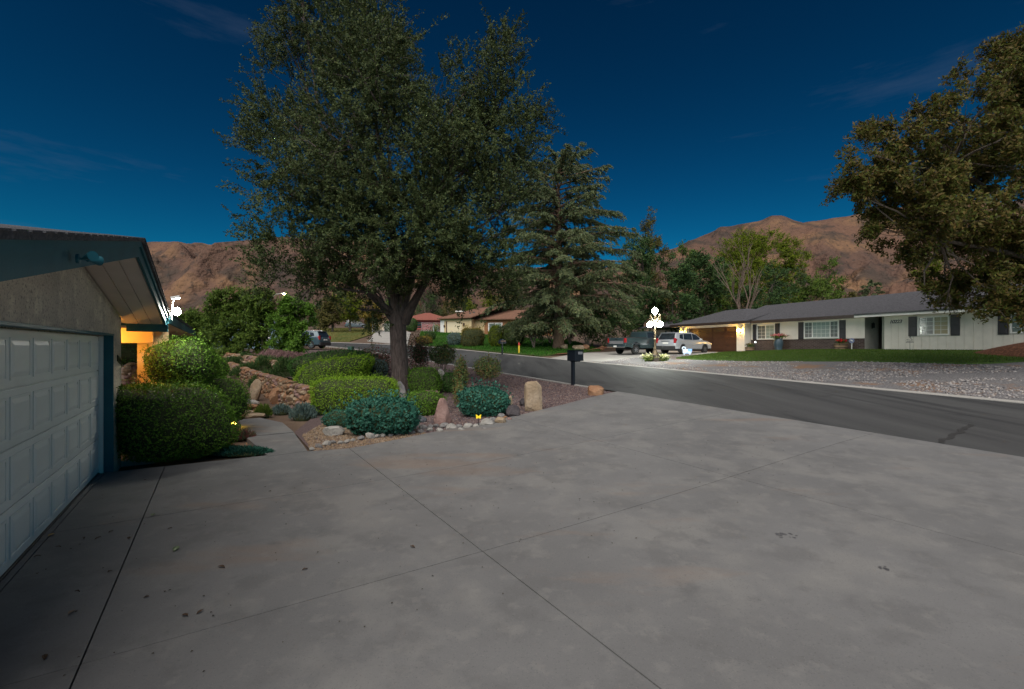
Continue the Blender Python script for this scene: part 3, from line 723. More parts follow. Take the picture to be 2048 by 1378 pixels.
for (x, y, rx, ry) in [(700,-60,110,90),(600,-10,105,90),(650,70,120,100),(575,60,75,75),(760,60,80,90),(600,165,95,90),(720,150,110,100),(545,225,50,60),(590,285,95,95),(690,260,100,100),
    (800,215,90,90),(560,390,75,80),(650,380,110,110),(760,330,120,120),(870,290,105,100),(880,190,50,60),(990,110,70,60),(1005,190,80,80),(1000,285,80,90),(930,390,110,105),(1030,350,45,60),
    (830,440,130,110),(700,490,120,100),(600,480,85,75),(910,510,105,75),(995,470,70,80),(640,570,85,45),(740,580,75,45),(570,545,55,45),(930,580,75,32),(800,530,110,70),(1000,560,40,35),(720,620,40,28),(600,600,45,28)]+FRONT:
    rz = min(rx, ry)*S*1.0
    if x-rx*.78 < 520: x = 520+rx*.78
    dyo = rg.uniform(-2.2, -.8) if any(f[1:] == (y, rx, ry) for f in FRONT) else rg.uniform(-1, 1)*min(2.6, rz*1.6)
    obl.append((*at(x, y, dyo), rx*S*.78, rz*.92, ry*S*.86))
foliage_tree('oak_tree', 'tall dark live oak with thick furrowed trunk in the garden bed', ob, trunk, obl, 6700, 49, .088, .043, F_oak, M_bark, 21, .78, limb=.06, shell=.35)

# ---- deodar cedar across the street
cb = gp(1117, 697.5)
def cedar(name, label, base, height, reach, trunk_r, seed, layers=22, dense=1.0, spray=.30, skew=(0, 0), lowz=.13, group=None, mat=None):
    rng = np.random.default_rng(seed); root = empty(name, label, 'tree', base, 0, group)
    tb = MB(); n = 9
    tb.tube([(math.sin(i*1.3)*.08*i/n, math.cos(i*1.7)*.08*i/n, height*i/n-.15) for i in range(n+1)], [trunk_r*(1-.93*(i/n))*(1.25 if i == 0 else 1) for i in range(n+1)], 12)
    VS = []; ST = []
    for k in range(layers):
        f = k/(layers-1); z = height*(lowz+(.985-lowz)*f**.92)
        Lr = reach*((1-f)**.42*.90+.09)*(.66+.42*min(1, f*6))
        nb = int(8-3*f); a0 = rng.uniform(0, 6.28)
        for j in range(nb):
            a = a0+6.283*j/nb+rng.normal(0, .22); Lb = Lr*rng.choice([.6,.85,.95,1.05,1.12])*rng.uniform(.85, 1.1)*(1+skew[0]*math.cos(a)*(1-f)+skew[1]*math.sin(a)*(1-f))
            dirh = np.array([math.cos(a), math.sin(a), 0]); rise = rng.uniform(.10, .32)*(1 if f < .75 else 2.0); droop = rng.uniform(.22, .46)*(1-.6*f)
            zj = z+rng.uniform(-.55, .55)
            s = np.linspace(0, 1, 7); P = dirh[None]*(s*Lb)[:,None]; P[:,2] = zj+Lb*(rise*s-droop*s*s); P[:,:2] += rng.normal(0, .06, (7, 2))*s[:,None]*Lb*.3
            tb.tube(P.tolist(), [max(.012, .030*Lb**.8*(1-.9*q)) for q in s], 5, False)
            m = max(8, int(Lb/.16*dense))
            q = np.repeat(rng.uniform(.12, 1.0, m)**.85, 1); sd = rng.choice([-1, 1], m)
            bp = np.stack([np.interp(q, s, P[:,i]) for i in range(3)], 1)
            side = np.array([-dirh[1], dirh[0], 0])
            bd = norm(dirh[None]*rng.uniform(.4, 1.0, (m, 1))+side[None]*(sd*rng.uniform(.25, 1.0, m))[:,None]+np.array([0, 0, -1])*rng.uniform(.0, .55, (m, 1)))
            bl = rng.uniform(.35, 1.0, m)*min(1.5, .28*Lb+.35)*(1.08-.5*q)
            per = 16; ti = np.repeat(np.arange(m), per); w = rng.random(m*per)
            C = bp[ti]+bd[ti]*(bl[ti]*w)[:,None]; C[:,2] -= .35*w*w*bl[ti]; C += rng.normal(0, .05, C.shape)
            D = bd[ti]*.8+rng.normal(0, .45, C.shape)+np.array([0, 0, -.35])
            VS.append(leaves(C, D, spray*rng.uniform(.6, 1.3, len(C)), spray*.27, rng, .1))
            ST.append(leaves(bp+bd*(bl*.5)[:,None], bd, bl, np.full(m, .03), rng))
    tb.build('trunk', M_barkc, root, True)
    link('crown', fastmesh('crown', np.concatenate(VS), 4, mat or F_ced), root)
    link('branchlets', fastmesh('branchlets', np.concatenate(ST), 4, M_barkd), root)['kind'] = 'stuff'
    return root
cedar('cedar_tree', 'large blue green deodar cedar with drooping tiers across the street', cb, 17.0*cb.y/40.0, 6.9*cb.y/40, .50, 31, 30, 1.4, .31, (.10, -.1), .13)

# ---- olive brown maple at the right edge; its trunk stands just out of the picture
mb_ = Vector((23.2, 19.2, 0)); mb_.z = h1(mb_.x, mb_.y); MY = 18.6; SM = MY/FPX
def am(px, py, dy=0.0): return ray(px, py, MY+dy)
mtr = [([mb_+Vector((0,0,-.2)), mb_+Vector((0,0,1.2)), mb_+Vector((-.05,0,2.4)), mb_+Vector((-.1,.05,3.4))], [.36,.28,.25,.23]),
       ([mb_+Vector((-.1,.05,3.2)), am(2060,430,.2), am(1985,385,.1), am(1900,330,.0)], [.19,.13,.10,.07]),
       ([mb_+Vector((-.1,.05,3.3)), am(2150,400), am(2130,250), am(2110,100)], [.2,.16,.12,.08]),
       ([mb_+Vector((-.1,.05,3.0)), am(2080,520,-.5), am(1990,500,-.6), am(1880,480,-.4)], [.16,.12,.09,.06])]
mbl = []
for (x, y, rx, ry) in [(1720,385,40,30),(1760,340,50,45),(1790,290,40,40),(1800,420,55,45),(1830,350,55,50),(1860,275,45,55),(1770,460,40,25),(1810,500,50,30),(1890,420,60,55),(1910,330,60,55),
    (1930,250,55,55),(1950,180,40,45),(1985,210,55,60),(2030,150,60,60),(2040,90,35,40),(2040,250,60,60),(1970,320,60,55),(2040,340,60,50),(1960,440,60,40),(2040,440,60,50),(1880,500,60,35),(1950,530,60,45),
    (2030,530,60,50),(1890,560,45,30),(1930,590,50,30),(2000,600,60,28),(2040,590,40,35),(1850,595,20,12),(2100,300,70,90),(2110,480,70,80),(2110,150,70,80),(1890,615,25,14),(1835,395,40,40),(1735,305,34,36),(1748,262,26,22),(1805,242,32,30),(1700,380,24,18),(1855,222,32,32)]:
    mbl.append((*am(x, y, rg.uniform(-1.4, 1.4)), rx*SM, min(rx, ry)*SM*1.3, ry*SM))
foliage_tree('maple_tree', 'olive and rust leaved maple reaching in from the right edge', mb_, mtr, mbl, 4300, 25, .18, .070, F_map, barkmat('maple_bark', (.07,.055,.042), (.17,.135,.11)), 22, .50, limb=.03, up=.05, hang=.25, shell=.15)

# ---- other trees: envelope given by its place, top and width
def simple_tree(name, label, px, Y, top, wid, mat, seed, n=700, per=14, bark=M_barkd, crown_from=.25, group=None, taper=.6, ll=None, tr=.16, lean=0.0, tl=None, base=None, nb=13):
    rg_ = random.Random(seed); b = base or onp(px, Y); s = Y/FPX
    ht = EYE-(top-692)*s-b.z; wr = wid*s*.5
    c = Vector((b.x+lean, b.y, b.z))
    bl = []
    for i in range(nb):
        f = crown_from+(1-crown_from)*((i+.5)/nb)
        rmax = wr*(1-taper*max(0, (f-.45)/.55)**1.5)*(.72+.28*min(1, (f-crown_from)*4))
        a = rg_.uniform(0, 6.28); rr_ = rmax*rg_.uniform(.2, .62)
        br = wr*rg_.uniform(.36, .55)*(1-.45*taper*max(0, (f-.5)*2))
        z = min(b.z+ht*f, b.z+ht-br*.8)
        bl.append((c.x+math.cos(a)*rr_, c.y+math.sin(a)*rr_, max(z, b.z+br*.7), br, br, br*.85))
    hh = ht*max(.3, crown_from+.15)
    trk = [([b+Vector((0,0,-.2)), b+Vector((lean*.2,0,hh*.5)), b+Vector((lean*.6,0,hh)), b+Vector((lean,0,ht*.75))], [tr*1.2, tr, tr*.8, tr*.3])]
    return foliage_tree(name, label, b, trk, bl, n, per, ll or .0036*Y, (ll or .0036*Y)*.5, mat, bark, seed, tl or .011*Y, group, limb=.04)
G1 = 'shrub trees along the left boundary'
for (px, Y, top, wid, lab, sd) in [(395,31,622,110,'dark leafy shrub tree nearest the floodlight', 41), (452,29.5,583,110,'tall leafy shrub tree second from the floodlight', 42), (525,29,588,105,'leafy shrub tree between two others before the blue house', 43), (585,28,598,85,'yellow green shrub tree beside the blue grey hatchback', 44), (345,33,640,110,'low dark shrub tree behind the round topiary', 40)]:
    simple_tree('shrub_tree', lab, px, Y, top, wid, F_mid if sd != 44 else F_hedge, sd, 1350, 18, crown_from=.10, group=G1, ll=.145, tr=.06, taper=.35)
G2 = 'trees behind the far houses'
for (px, Y, top, wid, m, lab, n, cf) in [
    (665,74,600,60,F_olive,'olive leaved tree behind the blue grey hatchback',500,.3), (700,80,588,70,F_yel,'bright yellow green tree with leaning pale trunk on far lawn',650,.35),
    (745,78,602,46,F_gold,'weeping golden birch beside the parked van',500,.2), (782,120,604,60,F_mid,'green tree behind the small garage roof',450,.2),
    (640,95,604,70,F_dark,'dark tree beyond the street bend',500,.2), (850,125,590,60,F_dark,'dark tree above the red roof',500,.15), (815,130,596,60,F_olive,'dull green tree behind the oak trunk',450,.15),
    (895,128,606,56,F_olive,'tan green tree between red house and cream house',450,.15), (935,118,598,60,F_yel,'yellow green tree behind the cream garage roof',550,.15), (985,112,585,80,F_yel,'rounded yellow green tree above the brown roof ridge',650,.15), (1030,108,580,80,F_olive,'olive tree behind the cedar on its left',600,.15),
    (920,140,586,50,F_gold,'rusty gold tree far behind the brown roof',350,.15)]:
    simple_tree('tree', lab, px, Y, top, wid, m, int(px*3), n, 14, M_barkg, cf, G2, ll=.30)
G3 = 'trees behind the white ranch house'
for (px, Y, top, wid, m, lab, n, cf, tp) in [
    (1285,56,470,110,F_dark,'dark conifer shaped tree right of the cedar',1500,.12,.8), (1300,66,425,90,F_olive,'thin airy tree rising above the cedar on its right',520,.4,.4), (1345,52,520,120,F_dark,'dark tree behind the lamp post globes',1100,.1,.5),
    (1400,56,505,110,F_dark,'tall dark green tree behind the silver SUV',1300,.1,.5), (1440,60,520,100,F_mid,'green tree behind the left end of the ranch roof',1000,.12,.5), (1510,78,466,150,F_yel,'tall yellow green poplar above the ranch roof',3600,.3,.12), (1570,80,474,76,F_yel,'narrow yellow green poplar right of the tall one',1700,.25,.15),
    (1545,62,530,120,F_dark,'dense dark tree behind the bare tree',1200,.1,.45), (1610,64,548,120,F_mid,'leafy green tree over the middle of the ranch roof',1200,.1,.5), (1655,66,522,80,F_mid,'pointed green tree right of the leafy one above the roof',800,.2,.8), (1690,72,575,70,F_olive,'low olive shrub above the ranch roof',500,.1,.4), (1845,80,518,80,F_yel,'yellow green tree beside the maple above the roof',800,.2,.5),
    (1325,60,580,70,F_olive,'olive shrubby tree behind the pickup cab',600,.1,.4), (1480,58,575,100,F_dark,'low dark tree behind the ranch roof ridge',800,.1,.4), (1370,64,480,70,F_mid,'green tree top between cedar and poplar',600,.3,.5)]:
    simple_tree('tree', lab, px, Y, top, wid, m, int(px*7), int(n*.75), 14, M_barkd, cf, G3, taper=tp, ll=.27)
cedar('cedar_tree', 'small grey green cedar above the ranch roof', onp(1742, 84), 10.4, 3.6, .22, 71, 13, .6, .5, group=G3)
# understorey below the cedar: pale multi-stem shrub, dark shrubs
for (px, py, hh, wd, m, lab, sd) in [(1068,697,55,105,F_ced,'grey shrub with pale splayed stems left of the cedar trunk',61), (1175,694,80,90,F_dark,'dark shrub with pale twin trunks right of the cedar',62), (1215,693,60,100,F_dark,'dark green shrub behind the pickup tailgate',63), (1255,690,70,110,F_dark,'tall dark shrub behind the pickup bed',64), (1140,690,60,80,F_mid,'green shrub behind the cedar trunk',65), (1100,688,60,70,F_dark,'dark shrub left behind the cedar trunk',66)]:
    b = gp(px, py); 
    r_ = simple_tree('shrub', lab, px, b.y, py-hh-12, wd, m, sd, 620, 14, M_barkg, .35, 'shrubs beneath the cedar', ll=.17, tr=.05, taper=.2, base=b, nb=10)
    st_ = MB(); rr_ = random.Random(sd)
    for k in range(6):
        a = rr_.uniform(0, 6.28); q = rr_.uniform(.5, 1.0)
        st_.tube([(0,0,-.1), (math.cos(a)*.25*q, math.sin(a)*.25*q, .6), (math.cos(a)*.8*q, math.sin(a)*.8*q, 1.7)], [.07,.055,.03], 6)
    st_.build('stems', M_barkg, r_, True)

# ---- bare tree behind the ranch roof
bb = onp(1481, 47.5); br = empty('bare_tree', 'bare leafless tree with thin upright branches behind the ranch roof', 'tree', bb)
tb = MB(); rr_ = random.Random(8)
def grow(p, d, l, r, k):
    q = p+d*l; mid = p.lerp(q, .5)+Vector((rr_.uniform(-1,1), rr_.uniform(-1,1), 0))*l*.04
    tb.tube([p, mid, q], [r, r*.85, r*.7], 6 if r > .03 else 4, False)
    if k == 0: return
    for _ in range(rr_.choice([2, 3, 3])):
        nd = (d+Vector((rr_.uniform(-1,1), rr_.uniform(-1,1), rr_.uniform(-.1,.6)))*.42).normalized()
        grow(p.lerp(q, rr_.uniform(.6, 1)), nd, l*rr_.uniform(.55, .8), r*.6, k-1)
for dx, l in ((-.20, 4.4), (.03, 5.2), (.2, 4.8), (.42, 3.6)):
    grow(Vector((dx*.3, 0, 1.6)), Vector((dx*.75, rr_.uniform(-.2,.2), 1)).normalized(), l*.85, .085, 3)
tb.tube([(0,0,-.2), (0,0,1), (0,0,2.0)], [.24,.2,.17], 8)
tb.build('branches', barkmat('pale_bark', (.12,.08,.06), (.22,.16,.13)), br, True)

# ---------------------------------------------------------------- clipped shrubs
def hedge(name, label, base, r, mat, n, ll, seed, p=2.6, rz=0.0, ctr=None, lump=.07, fuzz=.05, lw=.55, group=None, cat='shrub', stem=None, tilt=0.0, core=.90):
    """clipped bush: superellipsoid shell of leaves over a twiggy core; r=(rx,ry,rz half height)"""
    rng = np.random.default_rng(seed); root = empty(name, label, cat, base, rz, group)
    cz = r[2]*.92 if ctr is None else ctr
    ex = rng.random(3)*9
    def surf(d):
        k = (np.abs(d)**p).sum(1)**(-1/p)
        nzs = np.sin(d[:,0]*3.1+ex[0])*np.cos(d[:,1]*2.7+ex[1])+.7*np.sin(d[:,2]*4.3+d[:,0]*2+ex[2])+.5*np.sin(d[:,0]*7+ex[1])*np.sin(d[:,1]*8+ex[2])
        q = d*k[:,None]*(1+lump*nzs)[:,None]*np.array(r)
        q[:,2] += cz+tilt*q[:,0]
        return q
    n = int(n*.88); d = sphere_dirs(rng, n); P = surf(d)
    dep = 1-np.abs(rng.normal(0, fuzz, n))+rng.normal(0, fuzz*.25, n)
    P[:,2] -= cz; P *= dep[:,None]; P[:,2] += cz
    ns = max(10, n//22); si = rng.integers(0, n, ns); P = np.concatenate([P]+[P[si]+(d[si]*.6+np.array([0,0,.7])+rng.normal(0,.25,(ns,3)))*ll*k_ for k_ in (.8,1.5,2.2)]); d = np.concatenate([d, d[si], d[si], d[si]])
    ok = P[:,2] > .015; P, d = P[ok], d[ok]
    D = d*.25+rng.normal(0, .7, P.shape)+np.array([0, 0, .25])
    V = leaves(P, D, ll*rng.uniform(.5, 1.5, len(P)), ll*lw*rng.uniform(.7, 1.25, len(P)), rng, -.15, d/np.array(r)*min(r)+np.array([0, 0, .3]))
    link('foliage', fastmesh('foliage', V, 4, mat), root)
    cm = MB(); cm.sphere((0,0,0), 1, 18, 12); A = norm(np.array(cm.v)); Q = surf(A); Q[:,2] -= cz; Q *= core; Q[:,2] += cz
    Q[:,2] = np.maximum(Q[:,2], -.03); cm.v = [tuple(q) for q in Q]; cm.build('twigs', M_core, root, True)
    if stem:
        sm_ = MB(); rr = random.Random(seed)
        for k in range(stem[0]):
            a = rr.uniform(0, 6.28); e = r[0]*.6
            sm_.tube([(math.cos(a)*.04, math.sin(a)*.04, -.05), (math.cos(a)*e*.5, math.sin(a)*e*.5, cz*.5), (math.cos(a)*e, math.sin(a)*e, cz)], [stem[1], stem[1]*.8, stem[1]*.5], 5)
        sm_.build('stems', M_barkg, root, True)
    return root
def P3(x, y, z=None): return Vector((x, y, h1(x, y) if z is None else z))
# beside the garage
def hb(px, py, Y=None): return gp(px, py) if Y is None else onp(px, Y)
hedge('clipped_hedge', 'big dark clipped hedge against the garage corner', onp(343, 8.0), (.92, .74, .74), F_hedge, 15500, .040, 101, 2.35, R(33), ctr=.66, tilt=-.10, lump=.09)
hedge('ball_topiary', 'floodlit round topiary ball beside the porch', onp(369, 9.2), (.60, .58, .54), F_hedge, 9500, .040, 102, 2.2, ctr=1.62, stem=(5, .03))
hedge('shrub', 'small dark shrub tucked under the topiary ball by the siding', onp(318, 9.6), (.42, .40, .62), F_nand, 3500, .045, 103, 2.2, ctr=1.0, stem=(4, .02), core=.45)
hedge('clipped_hedge', 'rounded dark hedge overhanging the path light', onp(425, 10.2), (.74, .70, .56), F_hedge, 9000, .040, 104, 2.4, ctr=.72, lump=.05)
hedge('ball_topiary', 'smaller dark topiary ball right of the floodlit one', onp(421, 11.2), (.40, .40, .36), F_hedge, 4000, .042, 105, 2.1, ctr=1.42, stem=(4, .025))
# garden bed hedges
hedge('clipped_hedge', 'large low domed hedge nearest the street bend', onp(664, 18.6), (1.72, 1.15, .58), F_hedged, 13000, .055, 106, 2.3, R(8), ctr=.50, tilt=.12)
hedge('clipped_hedge', 'lime green sloping hedge between dome and box hedge', onp(668, 15.6), (1.28, .85, .50), F_hedgey, 11000, .048, 107, 2.8, R(6), ctr=.52, tilt=.20)
hedge('box_hedge', 'bright green flat topped box hedge left of the oak trunk', gp(700, 831)+Vector((0, .55, 0)), (1.22, .60, .54), F_hedgey, 15000, .042, 108, 5.0, R(4), ctr=.52, lump=.03, cat='hedge')
hedge('teal_shrub', 'wide teal leaved shrub beside the granite rock', gp(755, 876)+Vector((0, .42, 0)), (.76, .50, .42), F_teal, 5200, .070, 109, 2.8, ctr=.40, fuzz=.07, lw=.75)
hedge('teal_shrub', 'domed teal leaved shrub behind the yellow butterfly stake', gp(966, 837)+Vector((0, .42, 0)), (.63, .48, .40), F_teal, 4400, .068, 110, 2.6, ctr=.38, fuzz=.06, lw=.75)
hedge('clipped_shrub', 'green clipped shrub behind the pink pyramid rock', gp(842, 834)+Vector((0, .40, 0)), (.56, .45, .33), F_hedge, 5200, .046, 111, 2.6, ctr=.31)
hedge('clipped_shrub', 'dark green shrub right of the oak trunk above the flat rock', onp(848, 15.8), (.60, .5, .52), F_hedge, 5000, .05, 112, 2.8, ctr=.45)
hedge('clipped_shrub', 'small blue green box shrub under the right nandina', onp(908, 16.2), (.40, .36, .36), F_hedged, 3000, .05, 113, 3.6, ctr=.34)
hedge('low_shrub', 'low blue green mound at the foot of the box hedge', gp(672, 857)+Vector((0, .25, 0)), (.42, .30, .22), F_teal, 2400, .045, 114, 2.3, ctr=.18, lw=.5)
hedge('shrub', 'grey green shrub between lime hedge and red shrub', onp(742, 16.8), (.60, .5, .45), F_lav, 3600, .05, 115, 2.3, ctr=.42)
hedge('shrub', 'dusky red berried shrub left behind the oak trunk', onp(748, 19.5), (.95, .6, .62), F_red, 4200, .065, 116, 2.2, ctr=.6, fuzz=0.23, lump=.12, stem=(5, .02), core=.45)
hedge('shrub', 'tall red tinged shrub right behind the oak trunk', onp(838, 20), (.62, .55, .85), F_red, 3800, .065, 117, 2.1, ctr=.95, fuzz=0.30, lump=.15, stem=(5, .02), core=.45)
# slim heavenly-bamboo bushes with bare stems
hedge('nandina', 'round headed bamboo shrub with bare stems by the street', onp(885, 18.2), (.52, .5, .42), F_nand, 3400, .06, 118, 2.1, ctr=1.0, fuzz=0.19, stem=(9, .014), core=.45)
hedge('nandina', 'slender bamboo shrub between the two round ones', onp(922, 15.2), (.26, .26, .62), F_nand, 2300, .055, 119, 2.1, ctr=.78, fuzz=0.30, lump=.12, stem=(6, .012), core=.45)
hedge('nandina', 'spreading bamboo shrub behind the domed teal shrub', onp(975, 15.8), (.52, .46, .40), F_nand, 3000, .055, 120, 2.1, ctr=.86, fuzz=0.23, stem=(9, .013), core=.45)
hedge('nandina', 'airy young bamboo shoots beside the flat pink rock', onp(918, 13.2), (.22, .2, .36), F_nand, 900, .05, 121, 2.1, ctr=.42, fuzz=0.38, lump=.15, stem=(5, .01), core=.45)
# across the street, before the cream house
for (px, py, w_, h_, m, lab, sd, p_) in [(944,694.5,46,38,F_olive,'dark barrel shaped hedge before the cream house',131,3.2), (908,692,30,28,F_lav,'pale loose shrub left of the barrel hedge',132,2.2), (990,695,28,46,F_yel,'upright yellow green shrub right of the barrel hedge',133,2.4), (1027,694,50,52,F_mid,'large green bush behind the dark mailbox',134,2.3), (846,690,34,18,F_gold,'low golden clipped shrub at the lawn edge',135,2.6)]:
    b = gp(px, py); s = b.y/FPX
    hedge('shrub', lab, b+Vector((0, w_*s*.4, 0)), (w_*s*.5, w_*s*.45, h_*s*.5), m, 4200, .10, sd, p_, ctr=h_*s*.48, fuzz=.06)
for (px, Y, w_, h_, m, lab, sd) in [(777,80,19,22,F_hedged,'round dark tree shrub at the small garage',136), (823,86,23,27,F_hedged,'tall rounded shrub beside the red house',137), (933,64,17,20,F_gold,'left golden shrub under the cream house window',138), (953,64,22,20,F_gold,'right golden shrub under the cream house window',139), (861,62,18,17,F_dark,'small dark shrub behind the golden one',140), (872,84,14,14,F_yel,'clipped green cube shrub at the fence',141)]:
    b = onp(px, Y); s = Y/FPX
    hedge('shrub', lab, b, (w_*s*.5, w_*s*.45, h_*s*.5), m, 1500, .2, sd, 2.5, ctr=h_*s*.48, fuzz=.06)

# ---- spiky plants: lavender, heather, juniper, ground cover
def spiky(name, label, base, rx, ry, h, n, ll, lw, mat, seed, flat=.6, group=None, cat='plant', rz=0):
    rng = np.random.default_rng(seed); root = empty(name, label, cat, base, rz, group)
    a = rng.uniform(0, 6.283, n); q = np.sqrt(rng.random(n))
    x, y = rx*q*np.cos(a), ry*q*np.sin(a); top = h*np.sqrt(np.clip(1-q**2.2, 0.02, 1))
    z = top*rng.uniform(.35, 1.0, n)
    wx, wy = base[0]+x, base[1]+y
    z += H(wx, wy)-base[2] if rz == 0 else 0
    D = np.stack([x/rx*flat, y/ry*flat, np.full(n, 1.0)], 1)+rng.normal(0, .3, (n, 3))
    V = leaves(np.stack([x, y, z], 1), D, ll*rng.uniform(.6, 1.3, n), lw, rng, .1)
    link('foliage', fastmesh('foliage', V, 4, mat), root)
    cm = MB(); cm.sphere((0, 0, 0), (rx*.72, ry*.72, h*.42), 14, 8); cm.v = [(p[0], p[1], max(p[2], -.15)+h1(base[0]+p[0], base[1]+p[1])-base[2]) for p in cm.v]; cm.build('twigs', M_core, root, True)
    return root
for (px, py, rx, h, m, lab, sd, n) in [(606,836,.36,.42,F_lav,'blue grey lavender bush at the bend of the path',151,1300), (628,830,.34,.30,F_lav,'low grey lavender beside the box hedge',152,900), (563,826,.28,.26,F_lav,'wispy grey plant beside the stone wall',153,600), (526,832,.24,.34,F_mid,'small yellow green plant beside the stone steps',154,700), (478,876,.34,.16,F_red,'low dark plant beside the path light',155,700)]:
    b = gp(px, py); spiky('plant', lab, b, rx, rx*.8, h, n, .14, .020, m, sd)
for (px, py, rx, ry, lab, sd) in [(482,908,.62,.22,'creeping green ground cover along the driveway edge',156), (430,905,.45,.3,'creeping green ground cover under the big hedge',157)]:
    b = gp(px, py); spiky('ground_cover', lab, b, rx, ry, .14, 1900, .07, .022, F_teal if sd == 156 else F_hedged, sd, 1.2)
for (px, Y, rx, ry, h, lab, sd) in [(474,26,1.15,.75,.46,'farthest juniper on the stone terrace',161), (518,22.2,1.2,.75,.48,'middle juniper on the stone terrace',162), (564,18.9,1.15,.75,.52,'nearest dark juniper on the stone terrace',163)]:
    spiky('juniper', lab, onp(px, Y)+Vector((0,0,.08)), rx*1.15, ry*1.1, h*1.5, 3400, .22, .03, F_jun, sd, 1.3, group='junipers on the terrace')
for i, (px, Y) in enumerate([(455,31), (478,29.5), (502,28), (526,26.8), (548,25.6), (568,24.6), (590,23.8), (606,23)]):
    spiky('heather', ['heather clump farthest along the upper terrace','second heather clump from the far end','third heather clump from the far end','fourth heather clump from the far end','heather clump in the middle right of the row','third heather clump from the near end','second heather clump from the near end','nearest pink heather clump by the domed hedge'][i], onp(px, Y), .75, .6, .48, 1500, .18, .022, F_heath, 170+i, .9, group='pink heather row on the terrace')
# ---------------------------------------------------------------- rocks
def rockmat(name, c1, c2, c3): return layered(name, c1, [(c2, 3, .42, .62, .9, ONE), (c3, 14, .58, .68, .7, ONE)], rough=.9, bump=.7, bscale=18, bdist=.03)
K_grey = rockmat('grey_rock', (.17,.165,.17), (.27,.26,.255), (.09,.09,.095))
K_pale = rockmat('pale_rock', (.30,.29,.275), (.40,.385,.36), (.15,.15,.15))
K_pink = rockmat('pink_rock', (.22,.135,.12), (.30,.20,.18), (.13,.085,.08))
K_tan = rockmat('tan_rock', (.30,.225,.15), (.38,.30,.22), (.17,.125,.085))
K_rust = rockmat('rust_rock', (.26,.135,.075), (.34,.20,.12), (.15,.085,.05))
K_blue = rockmat('blue_slate', (.055,.065,.08), (.10,.115,.13), (.03,.035,.04))
K_dark = rockmat('dark_rock', (.055,.048,.055), (.09,.08,.085), (.03,.028,.03))
def rock_mesh(name, size, seed, mat, sub=3, cuts=9, rough=.06, cutd=.72, boxy=2.0):
    rng = np.random.default_rng(seed)
    bm = bmesh.new(); bmesh.ops.create_icosphere(bm, subdivisions=sub, radius=1)
    V = np.array([v.co for v in bm.verts])
    V *= ((np.abs(V)**boxy).sum(1)**(-1/boxy))[:,None]
    for k in range(cuts):
        n = norm(rng.normal(size=(1, 3)))[0]; d = rng.uniform(cutd, .95)*(1.0+.12*(boxy-2)/4)
        e = V@n-d; V = V-np.maximum(e, 0)[:,None]*n[None]
    V *= 1+rough*np.sin(V[:,[0]]*5+seed)*np.cos(V[:,[1]]*6+seed*2)+rough*.5*rng.normal(size=(len(V), 1))
    V /= np.abs(V).max(0)
    V = V*np.array(size)*.5
    for v, p in zip(bm.verts, V): v.co = p
    me = bpy.data.meshes.new(name); bm.to_mesh(me); bm.free(); me.materials.append(mat)
    return me
def rock(label, px, py, w_, hpx, mat, seed, depth=.8, sink=.18, rz=0.0, cutd=.6, taper=0.0, back=.5, shear=0.0, boxy=3.0):
    b = gp(px, py); s = b.y/FPX; W = w_*s; Hh = hpx*s
    me = rock_mesh('rock', (W, W*depth, Hh*(1+sink)), seed, mat, 4, 14, .02, cutd, boxy)
    if taper or shear:
        for v in me.vertices:
            f = v.co.z/(Hh*(1+sink))+.5; k = 1-taper*f; v.co.x = v.co.x*k+shear*W*(f-.5); v.co.y *= k
        me.update()
    o = link('rock', me); o.location = b+Vector((0, W*depth*back, Hh*(1-sink)*.5)); o.rotation_euler = (0, 0, rz)
    return tag(o, label, 'rock', 'rocks set in the garden bed')
rock('tall upright tan standing stone near the mailbox', 1067, 823, 38, 60, K_tan, 3, .6, .12, .2, .86, .10, boxy=7)
rock('pink pyramid shaped rock before the clipped shrub', 882, 852, 46, 54, K_pink, 12, .8, .15, .1, .85, .70, boxy=6)
rock('grey pointed rock leaning on the oak trunk', 800, 803, 30, 40, K_grey, 14, .8, .2, .0, .8, .6, shear=-.2, boxy=5)
rock('flat pink rock right of the oak trunk', 851, 797, 56, 20, K_pink, 15, .6, .3, .0, .8, .2, boxy=6)
rock('whitish rock behind the dark green shrub', 882, 782, 26, 44, K_pale, 16, .7, .2, .0, .7, .3)
rock('tan and white granite rock lying by the path', 664, 873, 46, 19, K_pale, 17, .55, .2, .15, .75)
rock('low brown rock by the mailbox at the street edge', 1194, 792, 32, 20, K_rust, 18, .7, .2, .1, .8, boxy=6)
rock('pinkish rock under the spreading bamboo shrub', 938, 783, 34, 18, K_pink, 19, .7, .2, .0, .7)
rock('wedge shaped tan rock right of the domed teal shrub', 1018, 822, 20, 30, K_tan, 20, .7, .2, .0, .7, .6, shear=.3)
rock('round dark volcanic rock beside the wedge rock', 1026, 836, 28, 24, K_dark, 21, .9, .2, .0, .8)
rock('blue slate rock beside the wide teal shrub', 833, 847, 36, 14, K_blue, 22, .7, .3, .1, .7)
rock('small black rock behind the standing stone', 1046, 813, 14, 16, K_dark, 23, .8, .2, .0, .7)
